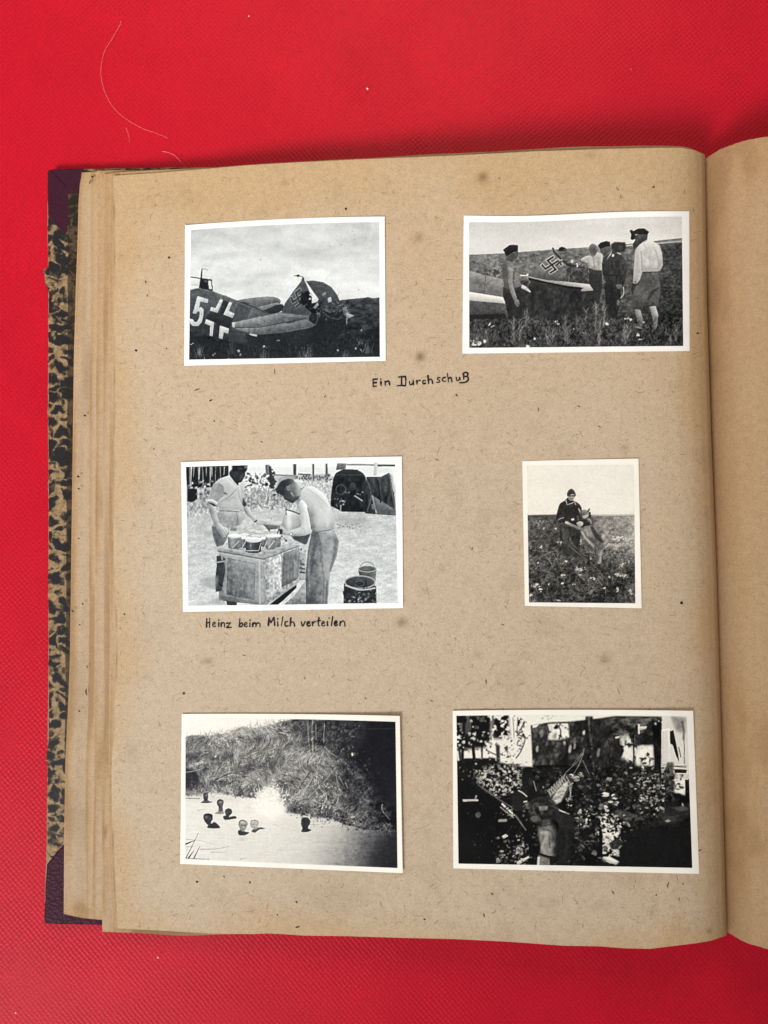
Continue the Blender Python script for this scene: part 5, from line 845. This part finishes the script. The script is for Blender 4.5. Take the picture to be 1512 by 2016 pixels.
for x, y, l, w, t in ((1287, 368, 5, 1.8, -.4), (681, 411, 5, 2.3, .9), (422, 829, 3, 1.6, 0), (388, 767, 11, 1.2, -.3), (899, 778, 6, 1.5, .9), (1374, 656, 6, 1.6, .1), (1342, 1187, 6, 3.0, .3), (362, 1365, 5, 2.6, .5), (957, 1342, 11, 1.1, 1.5), (268, 690, 5, 2.4, .4), (333, 507, 5, 2.3, .3), (983, 351, 3, 1.3, 0), (245, 1209, 4, 1.5, .6), (415, 788, 7, 1.4, -.5), (287, 555, 6, 1.3, 1.4), (290, 582, 5, 1.1, 1.1), (303, 884, 4, 1.2, 0), (328, 686, 3, 1.3, 0), (541, 732, 12, .8, 1.5), (700, 1160, 4, 1.5, .5), (1060, 806, 9, .9, 1.3), (1140, 800, 6, 1, .5), (584, 1776, 6, 1.3, .9), (546, 1801, 3, 1.5, 0), (586, 1825, 9, 1.4, -.3), (836, 1810, 5, 1.4, .1), (953, 1802, 8, 1.3, 1.4), (969, 1760, 6, 1.3, .8), (1207, 1757, 9, 1.1, .9), (1315, 1742, 12, 1.2, -1.3), (1292, 1762, 3, 1.5, 0), (1337, 1770, 8, .9, 1.5), (1345, 1740, 5, .9, 1.2), (1378, 1674, 7, 1.2, -.4), (388, 1736, 5, 2, .3), (442, 1704, 4, 1.3, 0), (441, 1726, 5, 1, 1), (492, 1737, 4, 1.7, .4), (1120, 565, 6, .9, 1), (1216, 372, 9, .8, .9), (1222, 388, 7, .7, 1.2), (700, 1130, 7, .8, .6), (860, 905, 9, .8, .4), (930, 1080, 7, .9, 1.8), (990, 1230, 6, 1, .4), (1010, 440, 6, .9, .3), (640, 780, 8, .8, 2.2), (1180, 840, 8, .8, .4), (850, 1380, 7, .9, .2), (720, 1375, 6, .9, 1.0), (515, 870, 6, .9, .6), (480, 1290, 7, .9, .3), (600, 1335, 5, 1, 2)):
    c, s_ = math.cos(t), math.sin(t); items.append(([(x+c*l*(q-.5), y+s_*l*(q-.5)) for q in (0, .25, .75, 1)], [w*.4, w, w*.9, w*.3])); cols.append((.035, .022, .014) if w > 1.25 else (.075, .045, .024))
fib = ribbon_set('paper_fibres', items, z_page, .00004, FIBRE, page, cols); tag(fib, kind='stuff')

# ---- leaves lying under the open page, each with its own uneven edge
def jag(pts, amp, seed, step=40):
    r = np.random.RandomState(seed); xs = np.arange(pts[0][0], pts[-1][0]+step, step)
    ys = interp(xs, pts)+np.convolve(r.normal(0, amp, len(xs)), [.25, .5, .25], 'same'); return list(zip(xs, ys))
A_L = [(330, 161), (345, 160), (360, 157), (400, 154), (480, 152), (560, 149), (700, 145), (850, 143), (1000, 141), (1150, 139), (1300, 137), (1400, 133), (1500, 128), (1640, 126), (1800, 125), (1830, 127)]
B_L = [(330, 178), (700, 177), (900, 175), (1200, 175), (1400, 173), (1500, 168), (1830, 167)]
C_L = [(330, 190), (700, 189), (1000, 187), (1500, 184), (1830, 181)]
D_L = [(330, 204), (700, 202), (900, 201), (1000, 203), (1200, 204), (1400, 204), (1500, 200), (1840, 201)]
F_L = [(330, 217), (600, 214), (900, 214), (1200, 216), (1450, 214), (1700, 214), (1840, 222)]
H_L = [(330, 236), (1840, 238)]
A_T = [(120, 341), (160, 339), (215, 336), (300, 335), (420, 331), (600, 320), (1390, 306)]; A_B = [(120, 1798), (125, 1800), (128, 1803), (133, 1805), (200, 1810), (400, 1815), (900, 1826), (1431, 1834)]
D_T = [(150, 346), (203, 344), (222, 340), (420, 330), (600, 318), (900, 302), (1150, 289), (1320, 287), (1345, 288), (1365, 292), (1388, 304)]
D_B = [(150, 1833), (201, 1834), (255, 1835), (300, 1838), (350, 1842), (400, 1841), (500, 1838), (900, 1846), (1431, 1838)]
def leaf(left, top, bot, k, nleaf, seed, gutdx, age0):
    def zf(X, Y):
        zt = smooth_interp(np.clip((X-222)/(interp(Y, GUT)-222), 0, 1), ZPROF)
        base = .0031
        return base+(zt-base-.0006)*(k/nleaf)
    g = [(y, x-gutdx) for y, x in GUT]
    ul = np.concatenate([np.array([0, 1.3, 2.6, 4.2, 6.5, 9.5, 13, 18, 25, 35])/1210., np.linspace(.04, 1, 80)])
    X, Y, V = sheet(left, jag(top, 1.0, seed), jag(bot, 1.0, seed+50), g, 90, 110, zf, ul)
    V[:, 0, 2] -= .00028                                    # the cut edge is rubbed round
    o = grid_mesh('page', V-OFF, LEAF, album, thick=.0004)
    e = np.minimum((X-interp(Y, left))/14, np.minimum(np.abs(Y-interp(X, top))/50, np.abs(Y-interp(X, bot))/40))
    nz = fbm(X.shape[0], X.shape[1], 16, 10, 3, seed)
    attr(o, 'age', np.clip((1-e)*.7+age0+(nz-.5)*.8+.3*sstep(900, 300, Y), 0, 1).ravel())
    dl = X-interp(Y, left); st = np.clip((nz-.62)*1.2, 0, .3); st = np.maximum(st, .30*np.exp(-((dl-4.5)/1.8)**2)*np.clip(nz*1.6-.3, 0, 1))  # mottled stains, plus a painted dark line for shade between the leaves
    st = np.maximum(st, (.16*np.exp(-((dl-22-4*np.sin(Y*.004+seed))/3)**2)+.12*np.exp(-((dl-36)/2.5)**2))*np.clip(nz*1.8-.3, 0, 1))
    if left is D_L: st = np.maximum(st, .38*sstep(880, 980, Y)*sstep(1560, 1480, Y)*np.clip(nz*1.3, 0, 1)); st = np.maximum(st, .6*np.exp(-(((X-207)/4)**2+((Y-1640)/9)**2)))
    if bot is D_B: st = np.maximum(st, .60*sstep(1826, 1831, Y)*sstep(250, 262, X)*sstep(480, 330, X))
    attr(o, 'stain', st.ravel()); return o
stack = [(H_L, A_T, A_B, 1), (A_L, A_T, A_B, 2), (H_L, A_T, A_B, 3), (B_L, A_T, A_B, 3.7), (C_L, A_T, A_B, 4.5), (H_L, D_T, A_B, 6), (D_L, D_T, D_B, 7.2), (F_L, D_T, D_B, 8.2), (H_L, D_T, D_B, 9.1)]
for i, (l_, t_, b_, k) in enumerate(stack):
    o = leaf(l_, t_, b_, k, 10, 200+i*3, 14+RNG.uniform(0, 10), .15+.1*(i % 3))
    o['label'] = 'brown album page lying beneath the open page, edge showing at left' if l_ is not H_L else 'brown album page hidden beneath the open page'

# dark specks on the stepped page edges
items = [([(x-l*.5, y-1), (x, y), (x+l*.5, y+1)], [w*.5, w, w*.5]) for x, y, l, w in ((182, 348, 4, 2), (167, 818, 5, 1.8), (154, 938, 5, 2), (163, 1189, 4, 1.6), (143, 1203, 4, 1.8), (157, 1230, 3, 1.3), (156, 1400, 4, 1.6), (155, 962, 4, 1.5), (155, 1060, 3, 1.4))]
items += [([(170, 1355), (169, 1362), (171, 1369)], [.6, 1.4, .6]), ([(172, 1310), (171, 1316)], [.9, .9]), ([(178, 355), (176, 362)], [.9, .7])]
def z_low(px, py): return .0031+(smooth_interp(np.clip((px-222)/1180, 0, 1), ZPROF)-.0037)*.45+.0006
ribbon_set('edge_specks', items, z_low, .0001, FIBRE, album, [(.02, .013, .009)]*len(items))['kind'] = 'stuff'

# ---- handwriting
def caption(name, strokes, k, ox, oy, w):
    items = []
    for s_ in strokes:
        p = sm(s_, 4, False) if len(s_) > 2 else np.array(s_, float)
        if len(s_) == 2: p = np.array([s_[0], [(s_[0][0]+s_[1][0])/2, (s_[0][1]+s_[1][1])/2], s_[1]], float)
        # rounded pen ends
        d0 = (p[0]-p[1])/(np.hypot(*(p[0]-p[1]))+1e-9); d1 = (p[-1]-p[-2])/(np.hypot(*(p[-1]-p[-2]))+1e-9)
        p = np.vstack([p[0]+d0*w*.5, p, p[-1]+d1*w*.45]); hw = w*.5*(1+.2*np.sin(np.linspace(0, RNG.uniform(2, 5), len(p))+RNG.uniform(0, 6)))*RNG.uniform(.9, 1.1, len(p))*RNG.uniform(.88, 1.1); hw[0] *= .45; hw[-1] *= .4
        items.append((np.stack([ox+p[:, 0]/k, oy+p[:, 1]/k], 1), hw/k))
    o = ribbon_set(name, items, z_page, .00007, INK, page)
    return o
cap1 = caption('handwritten_caption', [
    [(203, 155), (200, 195), (203, 236)], [(203, 158), (250, 152)], [(204, 196), (240, 192)], [(204, 238), (238, 234)],       # E
    [(290, 180), (291, 224)], [(288, 152), (289, 157)], [(338, 178), (340, 224)], [(340, 196), (360, 178), (382, 182), (390, 220)],   # in
    [(492, 130), (570, 124)], [(527, 130), (527, 224)], [(572, 124), (576, 170), (572, 226)], [(478, 230), (520, 226), (572, 230)],  # D
    [(617, 182), (622, 212), (640, 216), (652, 200)], [(660, 170), (662, 216)], [(700, 170), (704, 210)], [(704, 186), (722, 170), (742, 168)],   # ur
    [(798, 172), (778, 168), (770, 188), (778, 206), (800, 200)],                                  # c
    [(828, 112), (832, 160), (838, 204)], [(836, 168), (860, 152), (874, 166), (884, 204)],                                 # h
    [(964, 136), (940, 138), (938, 156), (960, 166), (962, 188), (930, 190)],                                              # s
    [(1028, 134), (1004, 138), (994, 160), (1008, 180), (1032, 174)],                                                       # c
    [(1052, 92), (1058, 140), (1066, 184)], [(1062, 150), (1084, 134), (1096, 148), (1104, 184)],                           # h
    [(1152, 134), (1158, 166), (1176, 170), (1192, 140), (1190, 132)], [(1190, 140), (1196, 160)],                          # u
    [(1236, 88), (1238, 152)], [(1228, 92), (1256, 76), (1286, 88), (1276, 118), (1250, 124)], [(1254, 122), (1288, 134), (1286, 168), (1250, 192), (1192, 194)]], 5.815, 700, 720, 18.5)
tag(cap1, 'black ink handwriting below the two upper photographs')
cap2 = caption('handwritten_caption', [
    [(80, 86), (78, 164)], [(108, 84), (106, 164)], [(80, 126), (108, 120)],                                                # H
    [(136, 138), (158, 132), (154, 118), (138, 124), (136, 148), (148, 160), (162, 154)], [(192, 124), (192, 160)], [(192, 98), (193, 101)],   # ei
    [(214, 124), (214, 160)], [(215, 138), (230, 122), (244, 130), (246, 162)], [(264, 128), (302, 124)], [(300, 126), (268, 164)], [(266, 166), (308, 166)],   # nz
    [(388, 88), (382, 158)], [(384, 146), (402, 124), (414, 138), (404, 158), (382, 158)],                                  # b
    [(430, 142), (454, 134), (448, 120), (432, 128), (430, 150), (444, 160), (458, 154)], [(482, 126), (482, 160)], [(482, 98), (484, 101)],    # ei
    [(508, 126), (508, 160)], [(509, 140), (524, 124), (538, 136), (538, 160)], [(539, 140), (556, 124), (574, 134), (576, 162)],              # m
    [(658, 78), (654, 150)], [(660, 76), (676, 122)], [(678, 122), (704, 72)], [(706, 74), (712, 148)],                     # M
    [(740, 112), (742, 152)], [(740, 86), (742, 89)], [(788, 70), (774, 152)], [(832, 112), (812, 116), (808, 140), (820, 156), (838, 150)],    # ilc
    [(862, 78), (856, 154)], [(858, 130), (876, 116), (892, 126), (898, 156)],                                              # h
    [(960, 116), (972, 154), (996, 112)], [(1016, 134), (1036, 126), (1028, 112), (1014, 124), (1014, 146), (1028, 154), (1044, 146)],   # ve
    [(1064, 116), (1066, 152)], [(1066, 130), (1080, 114), (1094, 114)], [(1124, 76), (1118, 140), (1128, 152)], [(1108, 106), (1138, 102)],   # rt
    [(1152, 134), (1172, 126), (1166, 112), (1152, 122), (1150, 144), (1164, 154), (1178, 146)], [(1202, 112), (1204, 150)], [(1218, 80), (1219, 82)],  # ei
    [(1252, 68), (1240, 150)], [(1270, 132), (1290, 124), (1284, 108), (1270, 120), (1270, 142), (1282, 150), (1296, 142)],  # le
    [(1322, 112), (1320, 150)], [(1322, 128), (1344, 106), (1362, 118), (1366, 154)]], 4.725, 390, 1200, 14.5)                 # n
tag(cap2, 'black ink handwriting below the photograph of the milk pails')

# ---- facing page on the right, domed up from the gutter
GB = P(1432, 1840, .0150); GT = P(1390, 305, .0150)
def facing(wide, ztop, k, seed, mat, thick):
    u = np.concatenate([np.linspace(0, .06, 26, endpoint=False), np.linspace(.06, .2, 30, endpoint=False), np.linspace(.2, 1, 60)]); v = np.linspace(0, 1, 240)
    prof = [(0, .0090), (.004, .0125), (.010, .0172), (.019, .0219), (.035, .0262), (.06, .0297), (.10, .0326), (.16, .0352), (.25, .0372), (.4, .0375), (.6, .0340), (.8, .0265), (1, .0170)]
    z = smooth_interp(u, prof)-ztop
    z = .0031+(z-.0031)*k
    r = np.random.RandomState(seed)
    jt = np.convolve(r.normal(0, .0005, len(u)+8), np.ones(9)/9, 'valid'); jb = np.convolve(r.normal(0, .0005, len(u)+8), np.ones(9)/9, 'valid')
    A = GT[:2][None]+(GB-GT)[:2][None]*v[:, None]
    gx_ = A[:, 0][:, None]; gy_ = A[:, 1][:, None]
    Xw = gx_+u[None]*wide+.0002; Yw = gy_+0*Xw+u[None]*(-.0004)+jt[None]*(1-v[:, None])+jb[None]*v[:, None]
    Zw = np.broadcast_to(z[None], Xw.shape)+.0004*np.sin(Yw*34+Xw*11)*np.clip(u*9, 0, 1)[None]
    o = grid_mesh('page', np.stack([Xw, Yw, Zw], -1)-OFF, mat, album, thick=thick)
    nz = fbm(len(v), len(u), 30, 14, 4, seed+5); e = np.minimum(np.minimum(v, 1-v)[:, None]*14, u[None]*24)
    attr(o, 'age', np.clip((1-e)*.6+.25+(nz-.5), 0, 1).ravel()); attr(o, 'stain', (np.clip(nz-.7, 0, .2)).ravel()); return o
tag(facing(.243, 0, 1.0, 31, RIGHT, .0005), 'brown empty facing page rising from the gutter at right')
for i in range(6):
    tag(facing(.240-.0015*(i % 2), .0012, (6-i)/7+.04, 40+i, LEAF, .0004), 'brown album page beneath the facing page')

# ---- covers: board, marbled paper, leather corners
def slab(name, outline, z0, z1, mat, parent, jitter=0, step=None, seed=0, bevel=.0004):
    pts = np.array(outline, float)
    if step:
        out = []; r = np.random.RandomState(seed)
        for a, b in zip(pts, np.roll(pts, -1, 0)):
            m_ = max(int(np.hypot(*(b-a))/step), 1)
            for i in range(m_):
                q = a+(b-a)*i/m_
                out.append(q+(r.normal(0, jitter, 2) if i else 0))
        pts = np.array(out)
    top = P(pts[:, 0], pts[:, 1], z1); c = top.mean(0)
    ins = top.copy(); d = c-top; d[:, 2] = 0; L = np.linalg.norm(d, axis=1, keepdims=True); ins += d/L*bevel
    mid = top.copy(); mid[:, 2] = z1-bevel*.7; bot = top.copy(); bot[:, 2] = z0
    m_ = len(pts); V_ = np.vstack([ins, mid, bot])-OFF
    F = [tuple(range(m_))[::-1], tuple(range(2*m_, 3*m_))]
    for i in range(m_):
        j = (i+1) % m_
        F += [(i, j, m_+j, m_+i), (m_+i, m_+j, 2*m_+j, 2*m_+i)]
    o = link_mesh(name, V_, F, mat, parent)
    import bmesh
    bm = bmesh.new(); bm.from_mesh(o.data); bmesh.ops.recalc_face_normals(bm, faces=bm.faces); bm.to_mesh(o.data); bm.free()
    return o
cover = slab('cover', [(94, 338), (98, 334), (160, 332), (420, 329), (800, 327), (1392, 325), (1440, 1826), (900, 1824), (200, 1820), (90, 1818), (87, 1812), (89, 1740), (92, 1640), (93, 1520), (95, 1300), (95, 1000), (94, 800), (95, 570), (93, 440)], .0002, .0026, BOARD, album, .35, 12, 3)
tag(cover, 'front cover board under the left pages')
marb = slab('marbled_paper', [(95, 420), (126, 458), (133, 440), (165, 345), (165, 332.5), (420, 330), (420, 420), (240, 470), (240, 1660), (122, 1664), (93, 1702), (93, 1640), (94, 1520), (92, 1490), (96, 1450), (96, 1300), (95, 1150), (96, 1000), (95, 800), (95, 700), (96, 575), (90, 560), (86, 530), (95, 527), (94, 470)], .0026, .0029, MARBLE, cover, .5, 7, 5, .0001)
tag(marb, 'black and tan marbled paper with a ragged worn edge')
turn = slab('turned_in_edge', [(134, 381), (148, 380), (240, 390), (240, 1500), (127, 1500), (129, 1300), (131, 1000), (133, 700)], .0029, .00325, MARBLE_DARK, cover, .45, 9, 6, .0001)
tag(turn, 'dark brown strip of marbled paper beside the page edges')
c1 = slab('leather_corner', [(93, 338), (97, 333.5), (165, 331), (165, 400), (134, 455), (127, 462), (110, 444), (94, 424)], .0020, .0031, LEATHER, cover, .2, 12, 7, .0005); tag(c1, 'purple leather corner at the top left of the cover')
c2 = slab('leather_corner', [(92, 1702), (126, 1661), (240, 1661), (240, 1822.5), (195, 1822), (88, 1819), (86.5, 1812), (89, 1745)], .0020, .0031, LEATHER, cover, .3, 12, 8, .0006); tag(c2, 'grained purple leather corner at the lower left of the cover')
fold = slab('leather_fold', [(96, 338), (128, 371), (131, 369), (100, 336)], .0030, .00335, LEATHER, c1, 0, None, 0, .0001)
# facing cover and spine
rc = slab('cover', [(1445, 325), (2620, 325), (2660, 1826), (1487, 1826)], .0002, .0026, BOARD, album, .3, 30, 9); tag(rc, 'back cover board under the facing pages')
sp = slab('spine', [(1360, 330), (1470, 330), (1512, 1822), (1400, 1822)], .0001, .0020, LEATHER, album, .2, 30, 10); tag(sp, 'leather spine strip under the gutter')

# ----------------------------------------------------------------------------
# the photographs
# ----------------------------------------------------------------------------
def bil(q, u, v): 
    a, b, c, d = (np.array(t, float) for t in q)      # TL TR BR BL
    u = u[..., None]; v = v[..., None]
    return a*(1-u)*(1-v)+b*u*(1-v)+c*u*v+d*(1-u)*v
def photograph(label, k, ox, oy, paper, pict, bow, pic, tint, mat, lift, crop):
    """paper, pict: corners (TL TR BR BL) in the enlarged view k, ox, oy; bow: how far top and bottom edges bulge"""
    conv = lambda q: [(ox+x/k, oy+y/k) for x, y in q]
    paper, pict = conv(paper), conv(pict)
    def surf(q, nu, nv, dz, full):
        u, v = np.meshgrid(np.linspace(0, 1, nu), np.linspace(0, 1, nv))
        pt = bil(q, u, v); uu, vv = full(u, v)
        pt[..., 1] += (bow[0]*(1-vv)+bow[1]*vv)*4*uu*(1-uu)/k+bow[2]*np.sin(uu*2*math.pi)*(1-vv)/k
        z = z_page(pt[..., 0], pt[..., 1])+dz+lift(uu, vv)
        return pt, P(pt[..., 0], pt[..., 1], z)
    ctr = np.mean(np.array(paper), 0); base = P(ctr[0], ctr[1], z_page(ctr[0], ctr[1]))
    root = empty('photograph', tuple(base)); tag(root, label, 'photograph', 'black and white photographs on the album page')
    _, V = surf(paper, 70, 50, .00024, lambda u, v: (u, v))
    grid_mesh('print_paper', V-base, mat, root, thick=.00014)
    pa = np.array(paper); pi = np.array(pict)
    w = np.hypot(*(pa[1]-pa[0])); h = np.hypot(*(pa[3]-pa[0]))
    inner = lambda u, v: ((pi[0, 0]-pa[0, 0])/w+u*(pi[1, 0]-pi[0, 0])/w, (pi[0, 1]-pa[0, 1])/h+v*(pi[3, 1]-pi[0, 1])/h)
    nu, nv = int(np.hypot(*(pi[1]-pi[0]))/1.1), int(np.hypot(*(pi[3]-pi[0]))/1.1)
    pt, V = surf(pict, nu, nv, .00027, inner)
    o = grid_mesh('picture', V-base, PICTURE, root)
    # printed greys
    q = bil(conv_back(pict, k, ox, oy), *np.meshgrid(np.linspace(0, 1, nu), np.linspace(0, 1, nv)))
    a = pic.a; cx, cy = q[..., 0]/2-.5, q[..., 1]/2-.5
    cx = np.clip(cx, 0, a.shape[1]-1.01); cy = np.clip(cy, 0, a.shape[0]-1.01); ix, iy = cx.astype(int), cy.astype(int); fx, fy = cx-ix, cy-iy
    g = (a[iy, ix]*(1-fx)+a[iy, ix+1]*fx)*(1-fy)+(a[iy+1, ix]*(1-fx)+a[iy+1, ix+1]*fx)*fy
    lo, hi = np.array(tint[0], float), np.array(tint[1], float)
    t = (g/255)[..., None]; rgb = lin(lo+(hi-lo)*t)*.94
    attr(o, 'print', np.concatenate([rgb, np.ones_like(t)], -1).reshape(-1, 4), 'FLOAT_COLOR')
    return root
def conv_back(q, k, ox, oy): return [((x-ox)*k, (y-oy)*k) for x, y in q]
flat = lambda u, v: 0*u
cool = ((4, 8, 14), (242, 250, 255)); neut = ((4, 6, 9), (250, 252, 252)); warm = ((2, 3, 5), (254, 253, 245)); navy = ((3, 5, 13), (254, 254, 247))
photograph('photograph of a wrecked aeroplane tail marked with a 5 and straight cross', 3.6, 350, 415, [(52, 102), (1467, 40), (1474, 1063), (45, 1098)], [(93, 138), (1427, 82), (1432, 1035), (80, 1055)], (-13, 0, 0), picture_wreck(), cool, PRINT_COOL, lambda u, v: .0004*(1-v)**2*(2*u-1)**2+.0002*u*v, None)
photograph('photograph of men in a meadow standing around a wrecked tail fin', 3.217, 900, 405, [(42, 62), (1470, 35), (1472, 920), (33, 937)], [(75, 103), (1423, 70), (1432, 888), (77, 900)], (3, 0, 7), picture_men(), neut, PRINT_COOL, lambda u, v: .0004*(1-v)**2*np.abs(np.sin(u*3)), None)
photograph('photograph of two men pouring milk into pails on a crate', 3.287, 345, 890, [(38, 65), (1467, 28), (1475, 1010), (50, 1035)], [(70, 97), (1422, 68), (1440, 977), (85, 995)], (-4, 0, 0), picture_milk(), cool, PRINT_COOL, lambda u, v: .0003*(2*u-1)**2, None)
photograph('small upright photograph of a man with a shepherd dog in a meadow', 5.815, 1020, 895, [(48, 75), (1378, 45), (1415, 1760), (77, 1732)], [(100, 128), (1326, 116), (1342, 1702), (125, 1692)], (-2, 0, 0), picture_dog(), warm, PRINT_WARM, lambda u, v: .0003*u*u, None)
photograph('photograph of men bathing in a river below a bushy bank', 3.287, 345, 1395, [(42, 35), (1453, 48), (1472, 1065), (32, 1005)], [(67, 62), (1425, 86), (1438, 1032), (65, 975)], (-6, 0, 0), picture_bathers(), navy, PRINT_WARM, lambda u, v: .0011*u**3+.0003*(1-v)**2, None)
photograph('dark photograph of people with a hammock in a shady garden', 2.965, 880, 1390, [(33, 28), (1437, 28), (1472, 980), (37, 948)], [(55, 57), (1400, 62), (1432, 945), (67, 920)], (-6, 0, 0), picture_hammock(), warm, PRINT_WARM, lambda u, v: .0005*u**4*(1-v)+.0004*(1-v)**3, None)

# ----------------------------------------------------------------------------
# hairs and lint on the cloth
# ----------------------------------------------------------------------------
def strand(pts, r, label):
    p = sm(pts, 8, False); w = P(p[:, 0], p[:, 1], .0003); n_ = len(w)
    w[:, 2] += .0003*np.sin(np.linspace(0, 5, n_))**2; base = w[0].copy(); w -= base
    T = np.gradient(w, axis=0); T /= np.linalg.norm(T, axis=1, keepdims=True); S = np.cross(T, [0, 0, 1.]); S /= np.linalg.norm(S, axis=1, keepdims=True); U = np.cross(S, T)
    rr = r*np.linspace(1, .5, n_)[:, None]; vs, fs = [], []
    for a in range(5):
        t = a*2*math.pi/5; vs.append(w+(S*math.cos(t)+U*math.sin(t))*rr)
    vs = np.vstack(vs)
    for a in range(5):
        b = (a+1) % 5
        for i in range(n_-1): fs.append((a*n_+i, b*n_+i, b*n_+i+1, a*n_+i+1))
    o = link_mesh('hair_strand', vs, fs, HAIRM, None, True); o.location = base
    tag(o, label, 'hair', 'loose hairs on the red cloth'); return o
strand([(238, 46), (221, 76), (206, 102), (199, 139), (204, 174), (218, 204), (241, 229), (278, 252), (305, 262), (330, 272)], .00005, 'long pale curved hair on the red cloth above the album')
strand([(319, 298), (332, 301), (343, 306), (351, 313), (357, 322)], .00006, 'short pale hair touching the top edge of the album')
strand([(248, 252), (253, 266), (255, 282)], .00004, 'faint tiny hair just below the long curved hair')
def lint(x, y, r, label, seed):
    rr = np.random.RandomState(seed); b = P(x, y, .0002); vs = []; fs = []
    import bmesh
    bm = bmesh.new(); bmesh.ops.create_icosphere(bm, subdivisions=2, radius=r)
    for v in bm.verts: v.co *= rr.uniform(.6, 1.25); v.co.z *= .6
    me = bpy.data.meshes.new('lint_speck'); bm.to_mesh(me); bm.free(); me.materials.append(LINT)
    o = bpy.data.objects.new('lint_speck', me); COL.objects.link(o); o.location = b+np.array([0, 0, r*.5]); tag(o, label, 'lint', 'lint specks on the red cloth')
lint(723, 175, .00042, 'bright white lint speck on the cloth above the middle of the album', 1)
lint(490, 32, .00026, 'tiny pale lint speck near the top edge of the picture', 2)
lint(311, 1885, .0003, 'tiny pink lint speck on the cloth below the album', 3)
lint(31, 1994, .0003, 'tiny pale lint speck in the lower left corner of the cloth', 4)
lint(238, 43, .00013, 'tiny pale lint speck above the upper end of the long hair', 5)
lint(1242, 136, .00013, 'tiny pale lint speck on the cloth above the right end of the album', 6)
